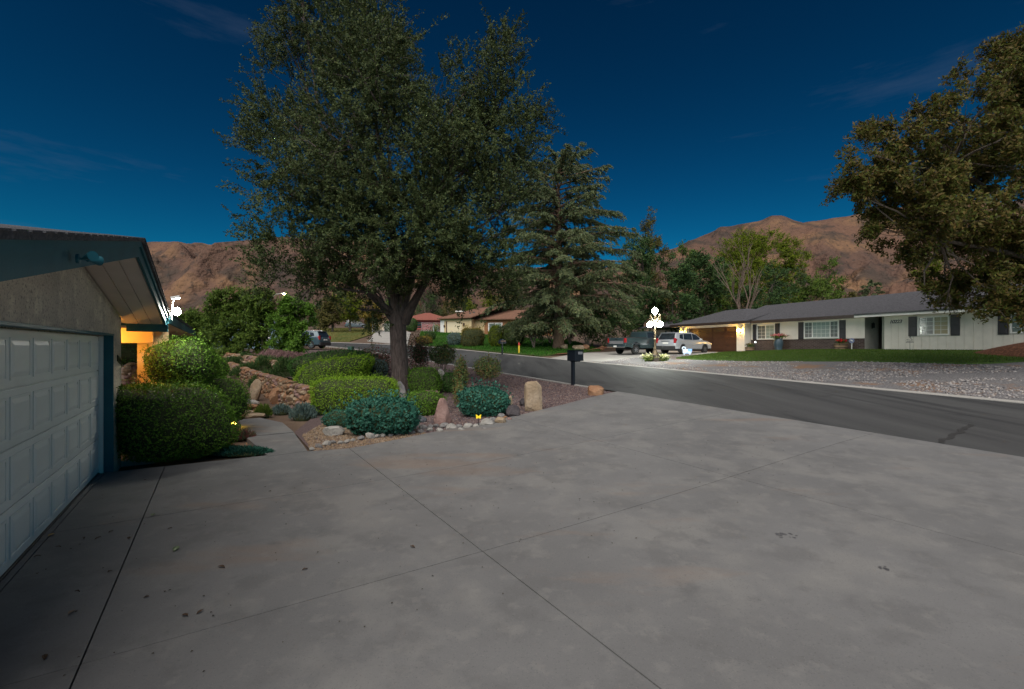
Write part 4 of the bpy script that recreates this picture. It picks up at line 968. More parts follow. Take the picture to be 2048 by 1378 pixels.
# stone border along the drive
bd = empty('stone_border', 'loose row of rounded pale border stones along the driveway', 'border')
vars_ = {}
def stone(parent, loc, size, mat, rg_, name='stone'):
    k = (mat.name, rg_.randrange(6))
    if k not in vars_: vars_[k] = rock_mesh(name, (1, 1, 1), 50+k[1]*7, mat, 2, 9, .03, .62, 3.2)
    o = link(name, vars_[k], parent, loc); o.scale = size; o.rotation_euler = (rg_.uniform(-.25,.25), rg_.uniform(-.25,.25), rg_.uniform(0, 6.28)); return o
rs = random.Random(77)
for (px, py, w_, m) in [(622,903,14,K_pale),(636,897,16,K_grey),(650,893,18,K_pale),(663,889,14,K_grey),(680,889,13,K_pale),(692,887,14,K_pale),(704,884,12,K_pale),(720,881,16,K_grey),(739,879,22,K_pale),(752,877,14,K_pale),(765,875,15,K_pale),(780,874,12,K_grey),(797,871,16,K_pale),(807,867,15,K_pale),(822,869,16,K_grey),(840,867,16,K_grey),(858,864,14,K_pale),
    (820,857,14,K_blue),(832,858,20,K_grey),(846,860,18,K_grey),(860,858,16,K_grey),(872,856,14,K_grey),(888,857,20,K_grey),(902,860,22,K_pale),(879,865,17,K_pale),(917,858,16,K_grey),(922,863,14,K_pale),(935,858,20,K_pale),(951,857,16,K_pale),(974,853,28,K_pale),(985,846,20,K_grey),(999,849,26,K_tan),(1002,836,16,K_grey),(1010,837,9,K_rust),(1018,842,13,K_pink),(1003,842,12,K_tan),(968,861,12,K_grey)]:
    b = gp(px, py); s = b.y/FPX*w_
    stone(bd, b+Vector((0, s*.35, s*.22)), (s, s*.8, s*.62), m, rs)
# dry-stone retaining walls
K_wall = rockmat('wall_stone', (.20,.13,.08), (.27,.19,.125), (.11,.075,.05))
wm = [K_wall, K_rust, K_wall, K_pink, K_rust, K_tan]
def stone_wall(label, pts, seed, step=.26):
    """pts: list of (px, Y, z bottom, z top); irregular courses of separate stones"""
    root = empty('retaining_wall', label, 'wall', (0, 0, 0)); rg_ = random.Random(seed)
    P = [Vector(((p[0]-1024)/FPX*p[1], p[1], 0)) for p in pts]
    for i in range(len(P)-1):
        A, B = P[i], P[i+1]; Ln = (B-A).length; s = 0
        N_ = Vector(((B-A).y, -(B-A).x, 0)).normalized()
        while s < Ln:
            w_ = rg_.uniform(.75, 1.5)*step; f = min(1, (s+w_/2)/Ln)
            zb = pts[i][2]*(1-f)+pts[i+1][2]*f; zt = pts[i][3]*(1-f)+pts[i+1][3]*f
            z = zb-.05
            while z < zt-.03:
                hh = min(rg_.uniform(.6, 1.1)*step*.8, max(.08, zt-z+.03))
                p = A.lerp(B, f)+Vector((rg_.uniform(-.04,.04), rg_.uniform(-.04,.04), 0))
                lean = (z-zb)*.18
                o = stone(root, (p.x-N_.x*0+lean*.5, p.y+lean*.5, z+hh/2), (w_*1.18, step*1.3, hh*1.2), rg_.choice(wm), rg_)
                o.rotation_euler = (rg_.uniform(-.15,.15), rg_.uniform(-.15,.15), math.atan2((B-A).y, (B-A).x)+rg_.uniform(-.2,.2))
                z += hh*.92
            s += w_*.95
    return root
stone_wall('orange lit dry stone retaining wall beside the steps', [(622,13.6,.0,.70), (598,14.1,.0,.74), (556,15.8,.03,.86), (521,18.3,.24,.86), (483,22,.46,.95), (449,27,.66,1.12)], 5, .24)
stone_wall('upper row of pale stones edging the heather terrace', [(594,19.6,.80,1.10), (545,22,.90,1.28), (500,25,1.02,1.42), (438,30,1.2,1.55)], 6, .22)
stone_wall('stacked stone wall glimpsed past the porch siding', [(236,13.4,.1,1.45), (282,13.9,.1,1.45)], 7, .15)
hedge('shrub', 'dark shrub above the stacked stones seen through the porch', onp(256, 15.2), (1.3, .7, .9), F_hedged, 3000, .07, 190, 2.4, ctr=1.9)
# loose rocks below the wall, stone steps by the path
for (px, py, w_, h_, m, lab, sd) in [(578,812,52,34,K_rust,'big split rust boulder at the foot of the stone wall',31), (545,806,26,30,K_rust,'brown boulder left of the split boulder',32), (508,800,22,42,K_tan,'upright tan boulder in the stone wall',33)]:
    rock(lab, px, py, w_, h_, m, sd, .7, .2)
stp = empty('stone_steps', 'rough flagstone steps climbing from the concrete path', 'steps')
for (px, py, w_, m) in [(470,836,44,K_rust),(505,836,42,K_tan),(482,828,46,K_tan),(512,826,30,K_rust),(492,817,40,K_rust),(478,812,26,K_pale),(505,808,24,K_pale),(488,804,22,K_grey)]:
    b = gp(px, py); s = b.y/FPX*w_; o = stone(stp, b+Vector((0, .1, .05)), (s, s*.6, .16), m, rs, 'flagstone'); o.rotation_euler = (0, 0, rs.uniform(-.2, .2))
# rocks across the street near the cedar
for (px, py, w_, h_, m, lab, sd) in [(1130,700,18,12,K_tan,'tan rock at the foot of the cedar trunk',41),(1158,702,24,14,K_tan,'square tan rock on the mulch bank',42),(1172,701,16,12,K_rust,'small rust rock on the mulch bank',43),(1205,700,14,9,K_rust,'brown rock near the pickup tailgate',44)]:
    o = rock(lab, px, py, w_, h_, m, sd, .8, .1); o['group'] = 'rocks across the street'

# ---------------------------------------------------------------- mailbox, stake, hydrant marker
M_box = plain('mailbox_black', (.012,.015,.022), .35, var=.1)
mbp = gp(1146, 771); mr = empty('mailbox', 'black box mailbox on a post at our street edge', 'mailbox', mbp, TH+R(2))
s = mbp.y/FPX; BW = 29*s
MB().box(-.055, .055, -.055, .055, -.2, 49*s).build('post', M_box, mr, bevel=.006)
bx = MB().box(-.10, .33, -.22, .22, 49*s, 70*s).build('box', M_box, mr, bevel=.012)
MB().box(-.14, .35, -.235, .235, 70*s+.002, 70*s+.018).build('lid', M_box, bx, bevel=.004)
MB().box(.336, .346, -.17, .17, 51*s, 67*s).build('door', M_box, bx, bevel=.006)
MB().box(-.03, .25, -.12, .12, 49*s-.03, 49*s-.002).build('mount', M_box, mr)
pl = MB().box(.06, .27, -.225, -.2205, 62.5*s, 67.5*s).build('number_plate', plain('plate', (.30,.31,.33), .5), bx)
frame_obj('number', text_mesh('10222', .07, M_box, .001), pl, (.165, -.2265, 65*s), (1, 0, 0), (0, 0, 1))
nb = gp(1004.5, 709.5); n2 = empty('mailbox', 'dark wide mailbox on a post across the street', 'mailbox', nb, TH); s = nb.y/FPX
MB().box(-.05, .05, -.05, .05, -.2, 22*s).build('post', M_box, n2)
mb = MB(); mb.prism([(-.27, 22*s), (.27, 22*s), (.30, 25*s), (.24, 29*s), (0, 31.5*s), (-.24, 29*s), (-.30, 25*s)], -.17, .17, 'y'); mb.build('box', M_box, n2, bevel=.01)
MB().box(-.22, .22, -.178, -.171, 26*s, 28.5*s).build('door', plain('bronze', (.12,.07,.05), .5), n2)
hy = gp(1038, 707); hm = empty('utility_marker', 'yellow marker post with pointed red cap across the street', 'post', hy); s = hy.y/FPX
MB().lathe([(.075,-.1),(.075,16*s),(.07,16.2*s)], 12).build('post', plain('yellow_paint', (.62,.44,.02), .5), hm, True)
MB().lathe([(.085,16.2*s),(.085,19*s),(.05,21*s),(.015,23*s)], 12).build('cap', plain('red_paint', (.42,.03,.025), .5), hm, True)
bf = gp(957, 855); bs = empty('butterfly_stake', 'yellow butterfly solar stake between the border stones', 'garden stake', bf); s = bf.y/FPX
MB().tube([(0,0,-.05), (0,0,20*s)], .008, 6).build('stake', M_black, bs)
M_by = glow('butterfly_yellow', (.75,.55,.02), .25)
for q in (-1, 1):
    mb = MB(); mb.prism([(0, 19*s), (q*5*s, 22*s), (q*5.5*s, 26*s), (q*2.5*s, 24.5*s), (0, 22*s)], -.006, .006, 'y'); mb.prism([(0, 18.5*s), (q*4.5*s, 17.5*s), (q*4.8*s, 21*s), (q*2*s, 20.4*s)], -.005, .005, 'y'); mb.build('wing', M_by, bs)
pb = gp(468, 858); pl_ = empty('path_light', 'small glowing yellow path light under the hedge', 'lamp', pb)
MB().tube([(0,0,-.05), (0,0,.10)], .012, 6).build('stake', M_black, pl_)
MB().lathe([(.03,.10),(.045,.13),(.045,.16),(.03,.17)], 10).build('lens', glow('path_glow', (1,.62,.06), 30), pl_)
MB().lathe([(.07,.172),(.05,.20),(.01,.21)], 10).build('cap', M_black, pl_)

# ---------------------------------------------------------------- white ranch house across the street
FL = 1.62; EA = 4.0
ranch = empty('ranch_house', 'long white ranch house with dark shutters and grey shingle roof', 'house', (RX, RY, 0), math.atan2(DHY, DHX))
M_rw = layered('white_stucco', (.76,.715,.64), [((.64,.60,.54), 1.2, .45, .65, .6, ONE)], rough=.9, bump=.4, bscale=60, bdist=.01)
M_rb = plain('white_board', (.70,.655,.585), .7, var=.08, bump=.15, bscale=40)
M_rbrick = brickmat('dark_brick', (.045,.026,.024), (.085,.056,.05), (.15,.13,.12), 1.0, .28, .095)
M_dkbr = plain('dark_brown_trim', (.045,.030,.024), .5)
M_shut = plain('black_shutter', (.028,.026,.032), .5)
M_gbr = plain('brown_door', (.075,.033,.018), .45, var=.15)
def blindmat(name, c1, c2, sc=32):
    m, t, b = _mat(name); b.inputs['Roughness'].default_value = .12; b.inputs['Specular IOR Level'].default_value = .7
    tc = t.nodes.new('ShaderNodeTexCoord'); wv = t.nodes.new('ShaderNodeTexWave'); wv.wave_type = 'BANDS'; wv.bands_direction = 'Z'
    wv.inputs['Scale'].default_value = sc; wv.inputs['Distortion'].default_value = .3
    r = t.nodes.new('ShaderNodeValToRGB'); r.color_ramp.elements[0].color = c4(c1); r.color_ramp.elements[1].color = c4(c2)
    t.links.new(tc.outputs['Object'], wv.inputs[0]); t.links.new(wv.outputs[0], r.inputs[0]); t.links.new(r.outputs[0], b.inputs['Base Color']); return m
M_bl1 = blindmat('blind_grey', (.10,.105,.10), (.20,.205,.20))
M_bl2 = blindmat('blind_teal', (.22,.27,.25), (.36,.41,.38))
M_bl3 = blindmat('blind_yellow_reflection', (.30,.26,.17), (.45,.38,.22))  # blind slats with a yellow tree reflection painted into the colour
M_win = plain('vinyl_white', (.78,.77,.74), .4, var=.03)
# walls
w = MB()
w.box(.68, 9.515, -.2, 0, 2.50, EA); w.box(.68, 9.515, -.2, -.06, 1.0, 2.50)
w.build('stucco_wall', M_rw, ranch)
MB().box(.685, 9.5, -.058, .03, 1.2, 2.46).build('brick_wainscot', M_rbrick, ranch)
MB().box(.68, 9.51, -.058, .06, 2.462, 2.50).build('wainscot_cap', M_dkbr, ranch, bevel=.004)
MB().box(.678, .70, -1.5, -.001, 1.2, EA).build('entry_wall', plain('entry_stucco', (.40,.36,.32), .9, bump=.3), ranch)
MB().box(-.45, .68, -1.55, -1.5, 1.2, EA).build('entry_wall', M_dkbr, ranch)
dd = MB().box(-.30, .55, -1.498, -1.45, 1.66, 3.72).build('front_door', plain('black_door', (.018,.015,.014), .3), ranch, bevel=.006)
for k in range(5): MB().box(-.15, .12, -1.449, -1.44, 1.9+k*.34, 2.06+k*.34).build('door_pane', M_bl1 if k != 2 else glow('door_light', (.95,.93,.8), 1.4), dd)
MB().box(-.46, -.36, -.12, .03, 1.2, EA).build('entry_post', plain('grey_green_post', (.22,.23,.19), .6), ranch)
MB().box(-.46, .68, -1.5, .3, 1.3, 1.64).build('entry_step', M_conc2, ranch)
# right wing clad in wide vertical boards
bwall = MB().box(-10, -.465, -.2, -.03, 1.0, EA).build('board_wall', M_rb, ranch)
x = -.465; k = 0
while x > -9.9:
    wd = .40
    MB().box(x-wd+.012, x, -.029, -.004, 1.1, EA-.02).build('siding_board', M_rb, bwall, bevel=.003); x -= wd
def window(x0, x1, z0, z1, panes, blinds, y=0.0, grid=(3, 4), parent=ranch):
    wn_ = MB(); f = .075
    wn_.box(x0, x1, y, y+.05, z1-f, z1); wn_.box(x0, x1, y, y+.06, z0, z0+f); wn_.box(x0, x0+f, y+.001, y+.05, z0+f, z1-f); wn_.box(x1-f, x1, y+.001, y+.05, z0+f, z1-f)
    o = wn_.build('window', M_win, parent, bevel=.004)
    tot = x1-x0-2*f; a = x0+f
    for i, fr in enumerate(panes):
        b = a+tot*fr
        MB().box(a+.012, b-.012, y+.006, y+.014, z0+f+.004, z1-f-.004).build('pane', blinds[i], o)
        g = MB(); gx_, gz_ = grid
        nxg = max(1, round((b-a)/.35))
        for j in range(1, nxg): xx = a+(b-a)*j/nxg; g.box(xx-.008, xx+.008, y+.015, y+.020, z0+f, z1-f)
        for j in range(1, gz_): zz = z0+f+(z1-z0-2*f)*j/gz_; g.box(a+.012, b-.012, y+.0205, y+.025, zz-.008, zz+.008)
        g.build('grille', M_win, o)
        if i < len(panes)-1: MB().box(b-.03, b+.03, y+.002, y+.045, z0+f, z1-f).build('mullion', M_win, o)
        a = b
    return o
window(7.28, 8.94, 2.52, 3.73, (.5, .5), (M_bl2, M_bl1))
window(2.33, 4.87, 2.56, 3.80, (.22, .54, .24), (M_bl1, M_bl2, M_bl1))
window(-3.82, -2.28, 2.62, 3.76, (.48, .52), (M_bl3, M_bl1), y=-.003)
window(-8.6, -6.33, 2.64, 3.76, (.5, .5), (M_bl1, M_bl1), y=-.003)
def shutter(x0, x1, z0, z1, y=.0):
    o = MB().box(x0, x1, y, y+.03, z0, z1).build('shutter', M_shut, ranch, bevel=.004); zm = (z0+z1)/2
    for a, b in ((z0+.06, zm-.03), (zm+.03, z1-.06)):
        mb = MB(); frustum(mb, x1-x0-.14, b-a, 0, .014, .02); link('shutter_panel', mb.mesh('shutter_panel', M_shut), o, ((x0+x1)/2, y+.031, (a+b)/2))
for (a, b, y) in [(8.96,9.34,0),(6.86,7.26,0),(4.9,5.32,0),(1.88,2.30,0),(-2.24,-1.80,-.003),(-4.28,-3.86,-.003),(-6.28,-5.86,-.003)]: shutter(a, b, 2.50 if y == 0 else 2.58, 3.80, y)
# garage wing
GF_ = 1.38
w = MB(); w.box(9.57, 10.37, -.5, .70, .9, EA-.1); w.box(16.28, 17.2, -.5, .70, .9, EA-.1); w.box(10.37, 16.28, .3, .70, 3.70, EA-.1); w.box(9.57, 9.77, -6, -.5, .9, EA-.1); w.box(17.0, 17.2, -6, -.5, .9, EA-.1)
w.build('garage_wall', M_rw, ranch)
gd = MB().box(10.37, 16.28, .32, .36, GF_+.02, 3.70).build('garage_door', M_gbr, ranch)
for r_ in range(4):
    for c_ in range(4):
        xa = 10.45+c_*1.45; za = GF_+.08+r_*.58
        if r_ < 3:
            mb = MB(); mb.box(xa, xa+1.36, .361, .375, za, za+.50); pn = mb.build('panel', M_gbr, gd, bevel=.006)
            mb = MB(); mb.box(xa+.12, xa+1.24, .376, .392, za+.11, za+.39); mb.build('raised_field', M_gbr, pn, bevel=.01)
        else:
            pn = MB().box(xa, xa+1.36, .361, .375, za, za+.50).build('window_panel', M_gbr, gd, bevel=.006)
            MB().box(xa+.10, xa+1.26, .376, .380, za+.1, za+.40).build('pane', plain('amber_glass', (.16,.10,.05), .15), pn)
            g = MB()
            for j in range(-3, 4): g.box(xa+.68+j*.16-.05, xa+.68+j*.16+.05, .381, .388, za+.15+.04*abs(j), za+.21+.04*abs(j))
            g.build('scrollwork', M_dkbr, pn)
M_cg = glow('carriage_glow', (1.0,.56,.10), 110)
for xx in (9.97, 16.72):
    cl_ = empty('carriage_lamp', 'lit carriage lamp on the right pier of the ranch garage' if xx < 12 else 'lit carriage lamp on the left pier of the ranch garage', 'wall lamp', Matrix.Translation((RX, RY, 0)) @ Matrix.Rotation(math.atan2(DHY, DHX), 4, 'Z') @ Vector((xx, .70, 3.32)), math.atan2(DHY, DHX), 'carriage lamps on the ranch garage')
    MB().box(-.06, .06, .0, .03, -.14, .14).build('back_plate', M_black, cl_)
    MB().box(-.07, .07, .16, .30, -.10, .10).build('lens', M_cg, cl_)
    mb = MB(); mb.add([(-.1,.0,.102),(.1,.0,.102),(.1,.33,.102),(-.1,.33,.102),(0,.2,.22)], [(0,1,2,3),(0,1,4),(1,2,4),(2,3,4),(3,0,4)]); mb.build('cap', M_black, cl_)
    MB().box(-.05, .05, .0, .27, -.13, -.101).build('base', M_black, cl_)
wl = empty('wall_lantern', 'unlit black wall lantern beside the ranch front door', 'wall lamp', Matrix.Translation((RX, RY, 0)) @ Matrix.Rotation(math.atan2(DHY, DHX), 4, 'Z') @ Vector((.676, -.75, 3.35)), math.atan2(DHY, DHX))
MB().box(-.16, -.04, -.07, .07, -.15, .12).build('cage', M_black, wl, bevel=.01); MB().lathe([(.1,.121),(.02,.22)], 8, (-.1,0,0)).build('cap', M_black, wl); MB().box(-.04, -.001, -.03, .03, -.2, .18).build('back_plate', M_black, wl)
# side wing with gate, left of the garage
MB().box(17.2, 24, -2.2, -2.0, .9, EA-.2).build('side_wall', M_rw, ranch)
MB().box(17.6, 18.5, -1.995, -1.96, 1.4, 3.2).build('side_gate', plain('grey_gate', (.16,.17,.19), .6), ranch)
MB().box(19.2, 20.2, -1.995, -1.96, 2.4, 3.5).build('side_window', M_glassd, ranch)
# roofs: hip over the garage, long ridge over the house
def slab_roof(mb, q, th=.10):
    V = [Vector(p) for p in q]; n = len(V)
    mb.add(V+[v+Vector((0, 0, th)) for v in V], [tuple(range(n-1, -1, -1)), tuple(range(n, 2*n))]+[(i, (i+1) % n, (i+1) % n+n, i+n) for i in range(n)])
mb = MB(); e = EA-.02
slab_roof(mb, [(.9, .60, e), (8.95, .60, e), (12.2, -2.8, 5.03), (12.2, -5.0, 5.72), (.9, -5.0, 5.72)])
slab_roof(mb, [(-10.8, .75, e+.03), (.9, .75, e+.03), (.9, -5.0, 5.735), (-10.8, -5.0, 5.735)])
slab_roof(mb, [(-10.8, -10.6, e), (-10.8, -5.0, 5.72), (12.2, -5.0, 5.72), (12.2, -10.6, e)])
rf = mb.build('main_roof', M_shing, ranch)
mb = MB(); gx0, gx1 = 9.0, 17.9
slab_roof(mb, [(gx0, 1.35, e), (gx1, 1.35, e), (14.6, -2.6, 5.35), (12.2, -2.6, 5.35)])
slab_roof(mb, [(gx1, 1.35, e), (gx1, -8, e), (14.6, -4.0, 5.35), (14.6, -2.6, 5.35)])
slab_roof(mb, [(gx0, 1.35, e), (12.2, -2.6, 5.35), (12.2, -4.0, 5.35), (gx0, -4.5, e+1.4)])
slab_roof(mb, [(gx1, .2, e-.02), (24.5, .2, e-.02), (24.5, -3.5, 4.75), (gx1-1, -3.5, 4.75)])
slab_roof(mb, [(12.2, -2.6, 5.36), (14.6, -2.6, 5.36), (14.6, -7, 4.6), (12.2, -7, 4.6)])
mb.build('garage_roof', M_shing, ranch)
fa = MB(); fa.box(.9, 9.0, .601, .63, e-.12, e+.11); fa.build('fascia', M_dkbr, ranch)
fa = MB(); fa.box(-10.8, .9, .751, .78, e+.03, e+.14); fa.build('fascia', M_black, ranch)
fa = MB(); fa.box(-10.8, .9, .70, .748, e-.10, e+.028); fa.build('eave_board', M_white, ranch)
fa = MB(); fa.box(gx0, gx1, 1.351, 1.38, e-.12, e+.11); fa.build('fascia', M_dkbr, ranch)
MB().box(-10.8, .9, 0.0, .70, e-.09, e-.05).build('soffit', M_white, ranch); MB().box(.9, 9.0, .0, .60, e-.11, e-.07).build('soffit', M_white, ranch); MB().box(gx0, gx1, .70, 1.35, e-.11, e-.07).build('soffit', M_white, ranch)
MB().box(gx0+.0, gx0+.03, .60, 1.35, e-.12, e+.11).build('fascia', M_dkbr, ranch)
RZA = math.atan2(DHY, DHX); Mr = Matrix.Translation((RX, RY, 0)) @ Matrix.Rotation(RZA, 4, 'Z')
for i, ch in enumerate('10223'):
    frame_obj('house_number_digit', text_mesh(ch, .30, M_black, .01, .25, .006), ranch, (-.83-.135*i, .004, 3.52), (-1, 0, 0), (0, 0, 1))
# planters, urn, signs along the front
M_wood = plain('planter_wood', (.30,.19,.12), .7, var=.25)
F_pinkf = island('pink_flower', [(.45,.10,.12),(.55,.22,.2),(.4,.05,.08)], .6); F_redf = island('red_flower', [(.42,.015,.02),(.55,.03,.03)], .6)
def barrel(label, t, s_, w_, flower, fm):
    p = Mr @ Vector((t, s_, 0)); p.z = h1(p.x, p.y)+.06; o = empty('barrel_planter', label, 'planter', p, RZA, 'half barrel planters')
    MB().lathe([(w_*.42,0),(w_*.5,.42),(w_*.46,.42),(w_*.44,.34)], 18).build('staves', M_wood, o, True)
    MB().lathe([(w_*.455,.12),(w_*.462,.12),(w_*.472,.17),(w_*.46,.17)], 18, cap=False).build('hoop', M_black, o)
    MB().lathe([(w_*.49,.32),(w_*.497,.32),(w_*.502,.37),(w_*.49,.37)], 18, cap=False).build('hoop', M_black, o)
    rng = np.random.default_rng(int(abs(t)*10)); n = 260
    C = rng.normal(0, 1, (n, 3))*np.array([w_*.17, w_*.17, .08])+np.array([0, 0, .52]); 
    link('leaves', fastmesh('leaves', leaves(C, rng.normal(size=(n,3)), .12, .06, rng), 4, F_dark), o)
    C = rng.normal(0, 1, (flower, 3))*np.array([w_*.15, w_*.15, .05])+np.array([0, 0, .64])
    link('flowers', fastmesh('flowers', leaves(C, rng.normal(size=(flower,3)), .10, .09, rng), 4, fm), o)
barrel('half barrel planter with red flowers before the brick wall', 1.75, .75, .85, 120, F_redf)
barrel('half barrel planter at the garage corner with a dry plant', 9.0, .75, .75, 30, F_gold)
up_ = Mr @ Vector((6.25, .95, 0)); up_.z = h1(up_.x, up_.y)+.06
ur = empty('flower_urn', 'tall blue glazed urn with pink flowers before the brick wall', 'urn', up_)
MB().lathe([(.24,0),(.27,.05),(.24,.12),(.32,.45),(.33,.7),(.26,.92),(.30,.98),(.26,.98),(.2,.9)], 18).build('urn', plain('blue_glaze', (.045,.075,.10), .35, bump=.5, bscale=14), ur, True)
rng = np.random.default_rng(4); C = rng.normal(0, 1, (320, 3))*np.array([.24,.24,.07])+np.array([0,0,1.12])
link('leaves', fastmesh('leaves', leaves(C, rng.normal(size=(320,3)), .12, .06, rng), 4, F_mid), ur)
C = rng.normal(0, 1, (170, 3))*np.array([.26,.26,.05])+np.array([0,0,1.24]); link('flowers', fastmesh('flowers', leaves(C, rng.normal(size=(170,3)), .12, .10, rng), 4, F_pinkf), ur)
ap = Mr @ Vector((.95, .9, 0)); ap.z = h1(ap.x, ap.y)+.06; asg = empty('yard_sign', 'round blue and white yard sign on a short post by the front door', 'sign', ap, RZA)
MB().box(-.025, .025, -.01, .01, 0, .5).build('post', M_white, asg); MB().lathe([(.17,-.012),(.17,.012)], 20, (0,.015,.62), 'y').build('disc', plain('sign_blue', (.16,.19,.33), .5), asg)
mb = MB(); mb.prism([(-.10,.56),(0,.60),(.10,.66),(.06,.69),(-.06,.65)], .0285, .032, 'y'); mb.build('emblem', M_white, asg)
gpz = Mr @ Vector((-2.15, .55, 0)); gpz.z = h1(gpz.x, gpz.y)+.06; gs = empty('garden_ornament', 'thin black metal garden ornament on a stake before the board wall', 'ornament', gpz, RZA)
mb = MB(); mb.tube([(0,0,0), (0,0,.52)], .009, 6); mb.build('stake', M_black, gs)
mb = MB()
for q in ((-.2,.48,.2,.48), (-.17,.54,.17,.54), (-.13,.62,-.02,.75), (.1,.62,.16,.66), (-.05,.78,.06,.88), (.02,.76,-.05,.90), (-.12,.60,.12,.64)): mb.tube([(q[0],0,q[1]), (q[2],0,q[3])], .013, 5)
mb.build('figure', M_black, gs)
sp = Mr @ Vector((8.4, .85, 0)); sp.z = h1(sp.x, sp.y)+.06; sl_ = empty('solar_light', 'tiny white solar light by the garage corner planter', 'lamp', sp)
MB().tube([(0,0,0), (0,0,.75)], .012, 6).build('stake', M_dgrey, sl_); MB().sphere((0,0,.80), .05, 10, 8).build('globe', glow('solar_white', (.9,.97,1), 6), sl_)
# wood-chip mound at the right end of the facade
mc = Mr @ Vector((-9.0, 2.0, 0)); mcz = h1(mc.x, mc.y)
mm = MB(); nn = 26
Vm = []; Fm = []
for i in range(nn+1):
    for j in range(nn+1):
        a = -1+2*i/nn; b = -1+2*j/nn; r2 = a*a+b*b
        p = Mr @ Vector((-9.4+a*3.9, 1.9+b*1.9, 0))
        zz = .70*max(0, 1-r2)**1.2*(1+.35*float(fbm(np.array(a*3+5.), np.array(b*3+2.), 3)))+.01
        Vm.append((p.x-mc.x, p.y-mc.y, h1(p.x, p.y)-mcz+zz))
for i in range(nn):
    for j in range(nn): Fm.append((i*(nn+1)+j, (i+1)*(nn+1)+j, (i+1)*(nn+1)+j+1, i*(nn+1)+j+1))
mm.add(Vm, Fm); o = mm.build('mulch_mound', M_mulch, None, True, loc=(mc.x, mc.y, mcz)); st(o)
# ---------------------------------------------------------------- lamp post with five globes
lp = gp(1310, 722.5); s = lp.y/FPX; Lr = empty('lamp_post', 'lit bronze lamp post with five white globes across the street', 'street lamp', lp, R(20))
M_brz = plain('bronze', (.12,.09,.055), .4, metal=.6)
M_ped = plain('pedestal_stone', (.10,.085,.07), .8, bump=.4)
h_ = lambda p: p*s
mb = MB(); mb.box(-h_(8.5), h_(8.5), -h_(8.5), h_(8.5), -.2, h_(13)); mb.build('pedestal', M_ped, Lr, bevel=.02)
MB().lathe([(h_(7),h_(13)),(h_(6.5),h_(15)),(h_(4),h_(19)),(h_(2.6),h_(24)),(h_(3.2),h_(25)),(h_(2.2),h_(27)),(h_(2.0),h_(42)),(h_(3.0),h_(43)),(h_(3.0),h_(45)),(h_(1.9),h_(46)),(h_(1.6),h_(76)),(h_(2.8),h_(80)),(h_(2.2),h_(84)),(h_(1.2),h_(86)),(h_(2.6),h_(91)),(h_(1.0),h_(94))], 14).build('column', M_brz, Lr, True)
M_gl = glow('globe_glow', (.95,1.0,.90), 85)
for k in range(4):
    a = R(10)+k*math.pi/2; c, s2 = math.cos(a), math.sin(a); r1 = h_(13.5)
    ar = MB(); ar.tube([(0,0,h_(84)), (c*r1*.35,s2*r1*.35,h_(83)), (c*r1*.7,s2*r1*.7,h_(88)), (c*r1*.95,s2*r1*.95,h_(94)), (c*r1*1.05,s2*r1*1.05,h_(91)), (c*r1,s2*r1,h_(84)), (c*r1,s2*r1,h_(80))], [.035,.03,.03,.028,.028,.025,.03], 7)
    ar.tube([(c*r1*.3,s2*r1*.3,h_(80)), (c*r1*.5,s2*r1*.5,h_(86)), (c*r1*.75,s2*r1*.75,h_(85))], .018, 6); arm = ar.build('arm', M_brz, Lr, True)
    MB().lathe([(.04,h_(81)),(.10,h_(80)),(.10,h_(79))], 12, (c*r1,s2*r1,0)).build('fitter', M_brz, arm, True)
    MB().sphere((c*r1, s2*r1, h_(73.5)), h_(5.4), 18, 12).build('globe', M_gl, Lr, True)
MB().sphere((0, 0, h_(100.5)), (h_(5.2), h_(5.2), h_(6.6)), 18, 12).build('globe', M_gl, Lr, True)
F_wf = island('pale_flower', [(.62,.60,.42),(.7,.66,.3),(.5,.5,.2),(.66,.64,.55)], .6)
for q, lab in ((-1, 'pale yellow flower clump left of the lamp pedestal'), (1, 'pale yellow flower clump right of the lamp pedestal')):
    b = lp+Vector((q*h_(15), -.1, 0)); fo = empty('flower_clump', lab, 'flowers', b, 0, 'flowers at the lamp post'); rng = np.random.default_rng(5+q)
    C = rng.normal(0, 1, (420, 3))*np.array([.16,.15,.10])+np.array([0,0,.2]); C[:,2] = np.abs(C[:,2])
    link('leaves', fastmesh('leaves', leaves(C, rng.normal(size=(420,3)), .13, .05, rng), 4, F_mid), fo)
    C = rng.normal(0, 1, (260, 3))*np.array([.17,.15,.09])+np.array([0,0,.30]); link('petals', fastmesh('petals', leaves(C, rng.normal(size=(260,3)), .09, .07, rng), 4, F_wf), fo)

